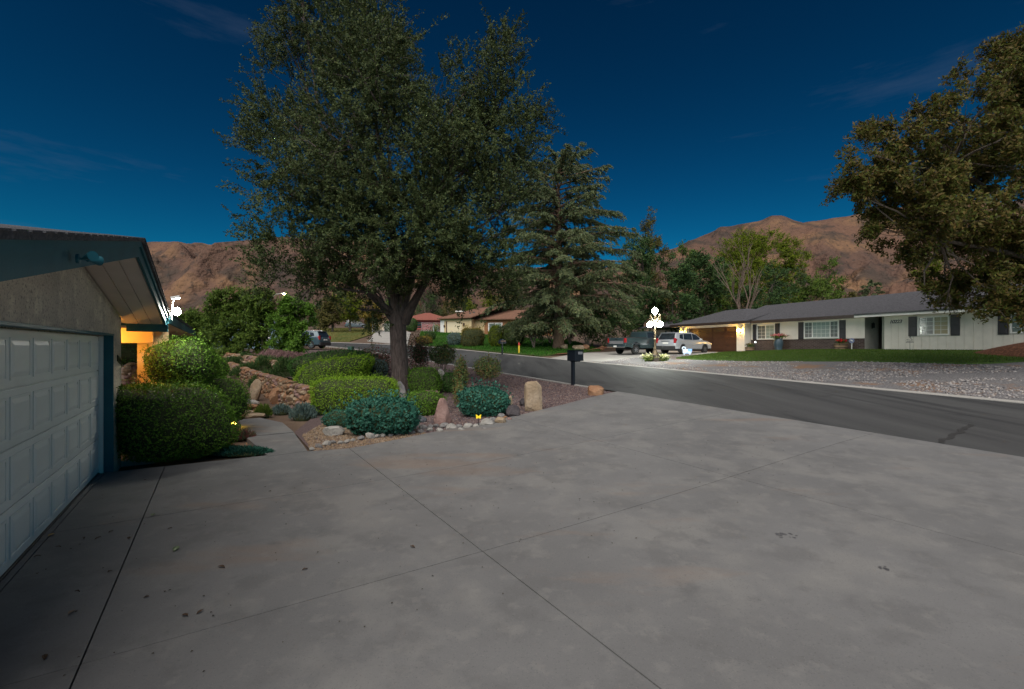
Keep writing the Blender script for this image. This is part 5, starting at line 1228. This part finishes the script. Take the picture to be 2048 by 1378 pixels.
# ---------------------------------------------------------------- vehicles (local x forward, y left, z up)
M_tyre = plain('tyre_rubber', (.018,.018,.019), .85); M_rim = plain('alloy', (.42,.42,.43), .3, metal=.9)
M_tail = plain('tail_lamp', (.32,.012,.015), .2, coat=.5); M_clearl = plain('lamp_clear', (.5,.5,.5), .15)
def wheel(parent, x, y, r, wd, side):
    t = MB(); t.lathe([(r*.62,-wd/2),(r*.93,-wd/2),(r,-wd*.36),(r,wd*.36),(r*.93,wd/2),(r*.62,wd/2)], 24, (0,0,0), 'y', False)
    w_ = link('wheel', t.mesh('wheel', M_tyre, True), parent, (x, y, r))
    rm = MB(); yo = side*wd*.40
    rm.lathe([(r*.66,-.012),(r*.66,.012),(r*.58,.012),(r*.58,-.012)], 24, (0,yo,0), 'y', False); rm.lathe([(.001,-.02),(r*.15,-.02),(r*.15,.02),(.001,.02)], 12, (0,yo,0), 'y')
    for k in range(6):
        a = k*math.pi/3; Mx = Matrix.Translation((0, yo, 0)) @ Matrix.Rotation(a, 4, 'Y'); rm.box(r*.1, r*.6, -.012, .012, -r*.07, r*.07, Mx)
    rm.build('rim', M_rim, w_, True)
    MB().lathe([(.001,-.01),(r*.6,-.01),(r*.6,.01),(.001,.01)], 20, (0,yo-side*.05,0), 'y').build('wheel_shade_plate', M_dgrey, w_)  # dark plate standing in for the shade behind the spokes
    return w_
def arch(cx, r, z0, n=9): return [(cx+r*math.cos(math.pi*(1-i/n)), z0+r*math.sin(math.pi*(1-i/n))*1.0) for i in range(n+1)]
def body_half(poly, W, ins=.07, edge=.10):
    mb = MB(); n = len(poly); A = np.array(poly); c = A.mean(0)
    def ring(k): return [(c[0]+(p[0]-c[0])*(1-k*.6), c[1]+(p[1]-c[1])*(1-k)) for p in poly]
    lay = [(W/2, ring(ins)), (W/2-edge*.45, ring(ins*.25)), (W/2-edge, ring(0)), (-W/2+edge, ring(0)), (-W/2+edge*.45, ring(ins*.25)), (-W/2, ring(ins))]
    V = [(p[0], y, p[1]) for y, r_ in lay for p in r_]
    F_ = [tuple(range(n)), tuple(range(5*n, 6*n))[::-1]]+[(l*n+i, l*n+(i+1) % n, (l+1)*n+(i+1) % n, (l+1)*n+i) for l in range(5) for i in range(n)]
    mb.add(V, F_); return mb
def cabin(prof, Wb, Wt, zb, zt):     # greenhouse with tumblehome
    mb = MB(); n = len(prof); hw = lambda z: Wb/2+(Wt/2-Wb/2)*(z-zb)/(zt-zb)
    V = [(p[0], hw(p[1]), p[1]) for p in prof]+[(p[0], -hw(p[1]), p[1]) for p in prof]
    mb.add(V, [tuple(range(n)), tuple(range(2*n-1, n-1, -1))]+[(i, (i+1) % n, (i+1) % n+n, i+n) for i in range(n)]); return mb, hw
def suv(name, label, loc, rz, paint, Ln=4.75, W=1.88, Ht=1.68, r=.36, spec=None, group='parked vehicles', low=M_dgrey):
    root = empty(name, label, 'car', loc, rz, group); L2 = Ln/2; xa, xb = -L2+.92, L2-.88
    poly = [(-L2+.06,.36)]+arch(xa, r+.07, .36)+[(xb-r-.3,.33)]+arch(xb, r+.07, .36)+[(L2-.02,.40),(L2,.62),(L2-.05,.80),(L2-.45,.98),(L2-1.15,1.06),(-L2+.55,1.08),(-L2+.12,1.10),(-L2+.02,.95),(-L2,.62)]
    body = body_half(poly, W).build('body', paint, root, True)
    prof = [(L2-1.10,1.05),(L2-1.95,Ht-.10),(L2-2.5,Ht-.01),(-L2+.95,Ht),(-L2+.38,Ht-.05),(-L2+.08,1.08)]
    mb, hw = cabin(prof, W-.10, W-.48, 1.05, Ht); mb.build('cabin', paint, root, True, .03)
    # side glass, front and rear
    for sd in (1, -1):
        for nm, q in (('side_window', [(L2-1.32,1.09),(L2-1.98,Ht-.16),(L2-2.42,Ht-.10),(L2-2.48,1.09)]), ('side_window', [(L2-2.56,1.09),(L2-2.50,Ht-.10),(-L2+1.25,Ht-.11),(-L2+1.12,1.11)]), ('quarter_window', [(-L2+1.04,1.12),(-L2+1.17,Ht-.12),(-L2+.75,Ht-.18),(-L2+.62,1.20)])):
            g = MB(); V = [(x, sd*(hw(z)+.012), z) for x, z in q]+[(x, sd*(hw(z)-.02), z) for x, z in q]; m_ = len(q)
            g.add(V, [tuple(range(m_)), tuple(range(2*m_-1, m_-1, -1))]+[(i, (i+1) % m_, (i+1) % m_+m_, i+m_) for i in range(m_)]); g.build(nm, M_glassd, root)
        MB().box(L2-1.62, L2-1.42, sd*(W/2+.02)-.09, sd*(W/2+.02)+.09, 1.05, 1.19).build('mirror', paint, root, bevel=.03)
        for xx in (.28, -.72): MB().box(xx, xx+.18, sd*(W/2+.005)-.012, sd*(W/2+.005)+.012, .93, .96).build('door_handle', paint, root, bevel=.005)
        for xx in (L2-1.42, -.05, -L2+1.1): MB().box(xx, xx+.012, sd*(W/2-.006)-.004, sd*(W/2-.006)+.004, .42, 1.04).build('door_seam', M_black, root)
        MB().box(-L2+1.4, L2-1.4, sd*(W/2-.03)-.03, sd*(W/2-.03)+.05*0+.03, .24, .40).build('sill', low, root, bevel=.02)
        mb = MB(); mb.prism([(-L2+.005,.82),(-L2+.32,.92),(-L2+.22,1.12),(-L2+.03,1.22)], sd*(W/2-.20), sd*(W/2-.004), 'y'); mb.build('tail_lamp', M_tail, root, bevel=.015)
        mb = MB(); mb.prism([(L2+.004,.70),(L2-.03,.84),(L2-.42,.92),(L2-.35,.80)], sd*(W/2-.42), sd*(W/2-.02), 'y'); mb.build('headlamp', M_clearl, root, bevel=.015)
        MB().tube([(-L2+.75, sd*(W/2-.3), Ht+.01), (-L2+.9, sd*(W/2-.3), Ht+.05), (L2-2.5, sd*(W/2-.3), Ht+.05), (L2-2.3, sd*(W/2-.3), Ht-.03)], .018, 6).build('roof_rail', M_chrome, root)
    def tilt(q, nm, m_):
        g = MB(); g.add(q, [(0,1,2,3)]); g.build(nm, m_, root)
    nx2 = .012
    tilt([(-L2+.10-nx2,-W/2+.16,1.12),(-L2+.10-nx2,W/2-.16,1.12),(-L2+.36-nx2,W/2-.30,Ht-.10),(-L2+.36-nx2,-W/2+.30,Ht-.10)], 'rear_window', M_glassd)
    tilt([(L2-1.16,-W/2+.14,1.08),(L2-1.16,W/2-.14,1.08),(L2-1.93,W/2-.28,Ht-.12),(L2-1.93,-W/2+.28,Ht-.12)], 'windscreen', M_glassd)
    MB().box(-L2-.03, -L2+.10, -W/2+.06, W/2-.06, .30, .60).build('rear_bumper', low, root, bevel=.03)
    MB().box(L2-.12, L2+.03, -W/2+.08, W/2-.08, .28, .55).build('front_bumper', low, root, bevel=.03)
    MB().box(-L2-.012, -L2+.02, -.26, .26, .76, .90).build('number_plate', M_white, root); MB().box(-L2-.012, -L2+.03, -.42, .42, .97, 1.0).build('trim_strip', M_chrome, root)
    MB().box(-L2+.25, -L2+.45, -W/2+.25, W/2-.25, Ht-.045, Ht-.015).build('spoiler', paint, root, bevel=.01)
    MB().box(-L2+.6, L2-.6, -W/2+.2, W/2-.2, .22, .40).build('underbody', M_black, root)
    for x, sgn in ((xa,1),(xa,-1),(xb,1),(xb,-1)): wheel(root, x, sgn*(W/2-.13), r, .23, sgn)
    return root
M_silv = plain('silver_paint', (.46,.47,.50), .28, metal=.35, coat=.6, var=.03); M_gtruck = plain('dark_green_paint', (.035,.055,.06), .3, metal=.2, coat=.6, var=.05)
M_bluec = plain('blue_grey_paint', (.055,.095,.12), .3, metal=.3, coat=.6, var=.04); M_vanp = plain('grey_van_paint', (.10,.12,.14), .3, metal=.3, coat=.5)
def face(dx, dy): return math.atan2(dy, dx)
VZ = face(.83, .55)
sv = gp(1363, 709.3); wd_ = Vector((math.cos(VZ), math.sin(VZ), 0)); lf = Vector((-math.sin(VZ), math.cos(VZ), 0))
sc = sv+wd_*(4.75/2-.92)+lf*(1.88/2-.13); sc.z = h1(sc.x, sc.y)+.03
suv('silver_suv', 'silver SUV with dark lower trim parked at the brown garage door', sc, VZ, M_silv)
lc = onp(609, 43.5); lc.z += .03
suv('hatchback', 'blue grey crossover half hidden behind the yellow green shrub tree', lc, face(-.96, .20), M_bluec, 4.5, 1.82, 1.66)
vc = onp(714, 101); vc.z += .05
suv('minivan', 'dark grey van parked far off by the far lawn', vc, face(.97, .2), M_vanp, 4.9, 1.9, 1.78, group='parked vehicles')
# pickup
tr_ = gp(1270, 710.6); TZ = face(.853, .516); td = Vector((math.cos(TZ), math.sin(TZ), 0)); tl_ = Vector((-math.sin(TZ), math.cos(TZ), 0))
tc_ = tr_+td*(5.7/2-1.20)+tl_*(1.96/2-.14); tc_.z = h1(tc_.x, tc_.y)+.03
pk = empty('pickup_truck', 'dark green pickup truck with chrome bumper parked in the neighbour drive', 'truck', tc_, TZ, 'parked vehicles')
L2, W, r = 2.85, 1.96, .37; xa, xb = -L2+1.20, L2-1.0
poly = [(-L2+.02,.58),(xa-r-.12,.55)]+arch(xa, r+.11, .50)+[(xa+r+.14,.48),(xb-r-.14,.46)]+arch(xb, r+.11, .50)+[(L2-.02,.50),(L2,.85),(L2-.04,1.10),(L2-.9,1.22),(.95,1.28),(-.42,1.28),(-L2,1.30)]
body_half(poly, W, .03, .06).build('body', M_gtruck, pk, True)
MB().box(-L2+.06, -.50, -W/2+.14, W/2-.14, 1.12, 1.302).build('bed_liner', M_dgrey, pk)
for sd in (1, -1): MB().box(-L2+.02, -.46, sd*(W/2-.07)-.06, sd*(W/2-.07)+.06, 1.29, 1.345).build('bed_rail', M_dgrey, pk, bevel=.01)
prof = [(1.30,1.25),(.55,1.82),(.25,1.86),(-.30,1.85),(-.40,1.78),(-.45,1.25)]
mb, hw = cabin(prof, W-.10, W-.42, 1.25, 1.86); mb.build('cab', M_gtruck, pk, True, .03)
for sd in (1, -1):
    q = [(1.08,1.32),(.52,1.74),(-.22,1.76),(-.28,1.32)]; g = MB(); V = [(x, sd*(hw(z)+.012), z) for x, z in q]+[(x, sd*(hw(z)-.02), z) for x, z in q]
    g.add(V, [(0,1,2,3),(7,6,5,4)]+[(i, (i+1) % 4, (i+1) % 4+4, i+4) for i in range(4)]); g.build('side_window', M_glassd, pk)
    MB().box(.95, 1.12, sd*(W/2+.09)-.09, sd*(W/2+.09)+.09, 1.28, 1.50).build('mirror', M_dgrey, pk, bevel=.03)
    mb = MB(); mb.box(-L2-.012, -L2+.14, sd*(W/2-.075)-.08, sd*(W/2-.075)+.085, .92, 1.27); mb.build('tail_lamp', M_tail, pk, bevel=.015)
    MB().box(-.40, -.385, sd*(W/2-.008)-.006, sd*(W/2-.008)+.006, .52, 1.25).build('door_seam', M_black, pk)
    MB().box(-L2+.1, L2-.2, sd*(W/2-.004)-.006, sd*(W/2-.004)+.008, .80, .83).build('side_trim', M_chrome, pk)
    for xx in (xa, xb):
        fl_ = MB(); pts = arch(xx, r+.17, .50); inn = arch(xx, r+.08, .50)[::-1]; fl_.prism(pts+inn, sd*(W/2-.05), sd*(W/2+.05), 'y'); fl_.build('fender_flare', M_gtruck, pk)
MB().box(-L2-.025, -L2+.02, -W/2+.17, W/2-.17, .76, 1.29).build('tailgate', M_gtruck, pk, bevel=.015)
MB().box(-L2-.034, -L2-.026, -W/2+.22, W/2-.22, .82, 1.06).build('tailgate_band', plain('grey_band', (.16,.16,.17), .5), pk)
MB().box(-L2-.040, -L2-.034, -.12, .12, 1.15, 1.22).build('tailgate_handle', M_black, pk)
MB().box(-L2-.14, -L2+.0, -W/2+.02, W/2-.02, .54, .72).build('rear_bumper', M_chrome, pk, bevel=.03); MB().box(-L2-.152, -L2-.141, -.16, .16, .57, .69).build('number_plate', M_white, pk)
MB().box(-L2+.4, L2-.3, -.5, .5, .36, .56).build('chassis', M_black, pk); MB().box(L2-.08, L2+.07, -W/2+.04, W/2-.04, .46, .68).build('front_bumper', M_chrome, pk, bevel=.03)
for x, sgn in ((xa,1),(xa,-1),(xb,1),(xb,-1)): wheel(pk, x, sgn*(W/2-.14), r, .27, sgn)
# glowing ornament at the drive edge
gpo = gp(1370, 709.6); go = empty('lit_ornament', 'small glowing white and blue yard ornament beside the silver SUV', 'ornament', gpo+Vector((0, -.4, 0)), R(-15)); s = gpo.y/FPX
M_ow = glow('ornament_white', (.72,.86,1.0), .20); M_ob = glow('ornament_blue', (.22,.42,.85), .25)
mb = MB(); mb.box(-8*s, 8.5*s, -2*s, 2*s, 2.5*s, 11.5*s); mb.build('body', M_ow, go, True, .12)
mb = MB(); pts = [(-6*s+3*s*math.cos(a), -.5*s, 13.2*s+2.6*s*math.sin(a)) for a in np.linspace(0, 6.28, 13)]; mb.tube(pts, .9*s, 7); mb.build('ring', M_ow, go, True)
mb = MB(); mb.box(1*s, 9*s, -3.5*s, -2.0*s, 7*s, 12*s); mb.box(-3*s, 2*s, -4.2*s, -3.2*s, 3.5*s, 5.0*s); mb.build('blue_panel', M_ob, go, bevel=.02)
mb = MB(); mb.box(-6*s, -4.5*s, -1*s, 1*s, 0, 3*s); mb.box(4.5*s, 6*s, -1*s, 1*s, 0, 3*s); mb.build('feet', M_ow, go)

# ---------------------------------------------------------------- far houses
def far_house(name, label, px, Y, rz, W_, D_, Hh, wallm, roofm, base=None, over=.6, pitch=.36, hip=False, ridge_along=True):
    b = base or onp(px, Y); o = empty(name, label, 'house', b, rz)
    MB().box(-W_/2, W_/2, -D_, 0, -.6, Hh).build('wall', wallm, o)
    mb = MB(); a = W_/2+over; e_ = Hh
    if ridge_along:
        rr_ = D_/2+over; zr = e_+rr_*pitch; hx = a-(rr_ if hip else 0)
        slab_roof(mb, [(-a, over, e_), (a, over, e_), (hx, -D_/2, zr), (-hx, -D_/2, zr)], .14); slab_roof(mb, [(a, -D_-over, e_), (-a, -D_-over, e_), (-hx, -D_/2, zr), (hx, -D_/2, zr)], .14)
        if hip: slab_roof(mb, [(a, over, e_), (a, -D_-over, e_), (hx, -D_/2, zr)], .14); slab_roof(mb, [(-a, -D_-over, e_), (-a, over, e_), (-hx, -D_/2, zr)], .14)
        else:
            gb = MB(); gb.prism([(over-.6, e_), (-D_+.0, e_), (-D_/2, zr-.05)], -W_/2, -W_/2+.2, 'x'); gb.prism([(0, e_), (-D_, e_), (-D_/2, zr-.05)], W_/2-.2, W_/2, 'x'); gb.build('gable', wallm, o)
    else:
        zr = e_+a*pitch
        slab_roof(mb, [(-a, over, e_), (0, over, zr), (0, -D_-over, zr), (-a, -D_-over, e_)], .14); slab_roof(mb, [(a, over, e_), (a, -D_-over, e_), (0, -D_-over, zr), (0, over, zr)], .14)
        gb = MB(); gb.prism([(-W_/2, e_), (W_/2, e_), (0, zr-.1)], -.2, 0, 'y'); gb.build('gable', wallm, o)
    mb.build('roof', roofm, o)
    return o
M_cream = plain('cream_wall', (.60,.47,.27), .8, var=.06); M_rfbr = layered('brown_shingle', (.20,.105,.07), [((.13,.07,.05), 3, .45, .62, .8, ONE)], bump=.6, bscale=9, bdist=.04)
M_wd = plain('brown_wood_wall', (.28,.13,.05), .7, var=.2); M_redw = plain('red_wall', (.34,.085,.085), .8, var=.1); M_rfred = layered('red_tile', (.27,.095,.07), [((.2,.07,.055), 3, .45, .6, .8, ONE)], bump=.6, bscale=8, bdist=.05)
M_blueh = plain('blue_house_wall', (.22,.33,.40), .8, var=.08); M_pinkh = plain('peach_wall', (.55,.38,.25), .8)
# cream house: garage gable in front, recessed brown wing to the right
ca = face(.80, -.60)
cg = onp(893, 82); CZ = math.atan2(.60, .80)
# local x runs along the facade to the right and away, y faces the street
crz = math.atan2(-.55, -.835)+math.pi/2
dx_, dy_ = (ray(925, 667, 79)-ray(893, 669, 84)).x, (ray(925, 667, 79)-ray(893, 669, 84)).y
fx = math.atan2(-.62, .78)+math.pi
cbase = ray(909, 668.5, 80); cbase.z = 4.0
ch = empty('cream_house', 'cream house with brown roof and wide garage door across the street', 'house', cbase, math.pi+R(-12))
def lb(n_, m_, x0, x1, y0, y1, z0, z1, p=None, bv=0): return MB().box(x0, x1, y0, y1, z0, z1).build(n_, m_, p or ch, bevel=bv)
# local +x = image left, local +y = towards the camera
lb('garage_wall', M_cream, -3.1, 2.6, -7, 0, -2.5, 2.75)
gd2 = lb('garage_door', plain('cream_door', (.70,.60,.42), .6, var=.04), -1.35, 1.35, .005, .04, -.05, 2.2)
lb('door_trim', M_gbr, 1.38, 1.56, .004, .06, -.3, 2.35)
lb('white_end_wall', M_white, 1.9, 2.62, .003, .03, -2.0, 2.5)
lb('wall_lamp', M_gbr, -1.85, -1.6, .005, .22, 1.5, 2.0); lb('wall_lamp', M_gbr, 1.75, 1.95, .035, .22, 1.3, 1.7)
lb('side_wing', M_wd, -19, -3.1, -9, -2.0, -2.5, 2.6); lb('wing_corner', M_cream, -4.9, -3.1, -2.0, -1.9, -2.5, 2.6)
for (a, b) in ((-8.2, -5.6), (-16.2, -13.6)):
    wn2 = lb('window', M_win, a, b, -1.998, -1.93, .5, 2.1); lb('pane', M_bl2, a+.2, (a+b)/2-.08, -1.929, -1.915, .65, 1.95, wn2); lb('pane', M_bl1, (a+b)/2+.08, b-.2, -1.929, -1.915, .65, 1.95, wn2)
lb('front_door', plain('dark_red_door', (.20,.05,.03), .5), -11.3, -9.9, -1.998, -1.9, -.2, 2.1)
pr = lb('porch_rail', plain('rose_rail', (.30,.10,.09), .6), -11.4, -8.6, -1.2, -1.12, -.4, .55)
mb = MB()
slab_roof(mb, [(3.0, .7, 2.7), (-3.2, .7, 2.85), (-9.5, -4.5, 5.6), (-2.0, -4.5, 4.6)], .16)
slab_roof(mb, [(-3.25, -1.2, 2.62), (-19.5, -1.2, 2.62), (-19.5, -5.5, 4.4), (-3.25, -5.5, 4.4)], .16)
slab_roof(mb, [(3.0, .7, 2.7), (-2.0, -4.5, 4.6), (3.0, -8, 2.7)], .16); slab_roof(mb, [(-2.0, -4.5, 4.6), (-9.5, -4.5, 5.6), (-9.5, -9, 3.4), (3.0, -8, 2.7)], .16)
mb.build('roof', M_rfbr, ch)
for (xx, yy, zz) in ((-2.6, -.9, 3.55), (-3.2, -1.2, 3.75)): MB().sphere((xx, yy, zz), .33, 10, 8).build('roof_vent', M_dgrey, ch, True)
lb('skylight', M_white, -.9, .6, -3.0, -2.2, 4.15, 4.35)
rh_ = far_house('red_house', 'red walled house with red tile roof behind the fence', 851, 98, math.pi+R(6), 10, 9, 2.5, M_redw, M_rfred, ray(852, 664, 98), .8, .34, True)
for zz in (.5, 1.15, 1.8): MB().box(-4.9, 4.9, .005, .10, zz, zz+.10).build('wall_band', M_rfred, rh_)
MB().box(-4.5, -3.0, .006, .05, .9, 2.1).build('window', M_glassd, rh_); MB().box(1, 2.6, .006, .05, .9, 2.1).build('window', M_glassd, rh_)
sg = far_house('small_garage_house', 'peach garage house with brown gable roof behind the oak trunk', 776, 92, math.pi+R(14), 6, 9, 2.1, M_pinkh, M_rfbr, ray(776, 669, 92), .9, .42, False, False)
MB().box(-1.2, 1.9, .005, .06, 0, 1.8).build('garage_door', plain('pale_door', (.62,.5,.36), .6), sg); MB().box(2.2, 2.5, .005, .08, -.3, 2.0).build('door_trim', M_gbr, sg)
bh = far_house('blue_house', 'pale blue house glimpsed behind the left shrub trees', 430, 42, math.pi+R(20), 11, 9, 2.35, M_blueh, plain('blue_roof', (.10,.13,.16), .9), None, .5, .12)
for xx in (-4.5, -1, 2.5): wq = MB().box(xx, xx+1.5, .004, .06, .8, 2.0).build('window', M_win, bh); MB().box(xx+.12, xx+1.38, .061, .07, .92, 1.88).build('pane', M_glassd, wq)

# chain-link fences, street light, utility box
def fence(label, pts, hh, seed):
    o = empty('chain_link_fence', label, 'fence', pts[0]); P = [p-pts[0] for p in pts]; M_gal = plain('galvanised', (.42,.43,.44), .4, metal=.6)
    for p in P: MB().tube([p, p+Vector((0,0,hh))], .05, 6).build('post', M_gal, o)
    for a, b in zip(P, P[1:]):
        MB().tube([a+Vector((0,0,hh)), b+Vector((0,0,hh))], .035, 6).build('rail', M_gal, o)
        w_ = MB(); n = int((b-a).length/.22)
        for i in range(n):
            p = a.lerp(b, i/n); q = a.lerp(b, min(1, (i+3)/n)); w_.tube([p, q+Vector((0,0,hh))], .007, 3, False); w_.tube([q, p+Vector((0,0,hh))], .007, 3, False)
        w_.build('wire', M_gal, o)
fence('chain link fence in front of the red house', [onp(843,84), onp(868,82), onp(888,81)], 1.7, 1)
fence('chain link gate posts before the small garage', [onp(745,74), onp(752,74), onp(790,76)], 1.5, 2)
sp_ = onp(541, 62); sg2 = empty('street_light', 'curved arm street light glowing warm above the shrub trees', 'street lamp', sp_); s = 62/FPX
zt = EYE+(692-588)*s-sp_.z
M_pole = plain('pole_grey', (.35,.35,.34), .5)
MB().tube([(0,0,-.2), (0,0,zt-1.4), (.10,0,zt-.6), (.7,0,zt-.05), (1.6,0,zt+.1)], [.12,.09,.07,.055,.05], 8).build('pole', M_pole, sg2, True)
MB().box(1.5, 2.15, -.14, .14, zt+.06, zt+.20).build('head', M_pole, sg2, bevel=.04); MB().sphere((1.85, 0, zt+.02), (.22,.14,.12), 12, 8).build('lens', glow('sodium_glow', (1,.72,.34), 60), sg2, True)
ub = gp(702, 700); uo = empty('utility_box', 'small dark green utility box on the verge by the street bend', 'utility box', ub); s = ub.y/FPX
MB().box(-4.5*s, 4.5*s, -.3, .3, -.1, 6.5*s).build('cabinet', plain('utility_green', (.02,.075,.06), .5), uo, bevel=.03); MB().box(-4.8*s, 4.8*s, -.33, .33, 6.5*s+.002, 7.3*s).build('lid', plain('utility_lid', (.03,.09,.07), .5), uo, bevel=.02)

# ---------------------------------------------------------------- fallen leaves on the driveway
def leaf_obj(label, px, py, ln, col, seed, group=None):
    p = gp(px, py); rg_ = random.Random(seed)
    mb = MB(); n = 6; V = []
    for i in range(n+1):
        f = i/n; w_ = ln*.24*math.sin(math.pi*min(1, f*.93+.04)); z = .004+.010*math.sin(f*3)*rg_.uniform(.4, 1)+.004*f
        V += [(ln*(f-.5), -w_, z+.005), (ln*(f-.5), 0, z), (ln*(f-.5), w_, z+.006)]
    F_ = [(3*i+j, 3*i+3+j, 3*i+4+j, 3*i+1+j) for i in range(n) for j in range(2)]
    mb.add(V, F_); o = mb.build('fallen_leaf', col, None, True, loc=p+Vector((0,0,.03))); o.rotation_euler = (0, 0, rg_.uniform(0, 6.28)); return tag(o, label, 'leaf', group)
M_lb = plain('dry_leaf', (.06,.032,.016), .7); M_ly = plain('yellow_leaf', (.36,.21,.03), .6); M_lg = plain('green_leaf', (.05,.10,.02), .5); M_lp = plain('pale_leaf', (.18,.12,.08), .7)
leaf_obj('curled yellow leaf on the joint near the garage door', 103, 1077, .09, M_ly, 1)
leaf_obj('long green leaf on the driveway slab', 352, 1108, .11, M_lg, 2); leaf_obj('green brown leaf lying on the slab joint', 306, 1036, .10, M_lg, 3)
leaf_obj('pale torn leaf on the left slab', 143, 1235, .07, M_lp, 4); leaf_obj('brown boat shaped leaf in the middle of the slab', 443, 1144, .07, M_lb, 5)
for i, (px, py) in enumerate([(75,1160),(117,1105),(258,1086),(340,1067),(220,1154),(370,1244),(293,1208),(168,1085),(196,1086),(540,990),(610,1150),(222,1073),(155,1195),(400,1240),(825,1105),(290,966),(75,1125),(90,1335)]):
    leaf_obj('small dry brown leaf lying on the concrete driveway', px, py, .038+.010*(i % 3), M_lb, 20+i, 'dry leaves on the driveway')
rng = np.random.default_rng(9); n = 420
u_ = rng.uniform(-1.4, 9, n); v_ = rng.uniform(3.0, 9.2, n); ok = (v_ < np.interp(u_, *VB)-.05); u_, v_ = u_[ok], v_[ok]; n = len(u_)
x = NX*u_+DX*v_; y = NY*u_+DY*v_; z = H(x, y)+.036
C = np.stack([x, y, z], 1); D = rng.normal(size=(n, 3)); D[:,2] *= .1; D = norm(D); w = np.cross(D, np.array([0,0,1.])); lnn = rng.uniform(.005, .013, n)[:,None]
V = np.stack([C-D*lnn, C-w*lnn*.6+[0,0,.004], C+D*lnn, C+w*lnn*.6+[0,0,.005]], 1)
tag(link('leaf_litter', fastmesh('leaf_litter', V.reshape(-1,3), 4, island('litter', [(.03,.02,.012),(.06,.04,.02),(.02,.02,.015)], .8))), 'tiny dark leaf crumbs scattered over the concrete', 'leaf litter', kind='stuff')
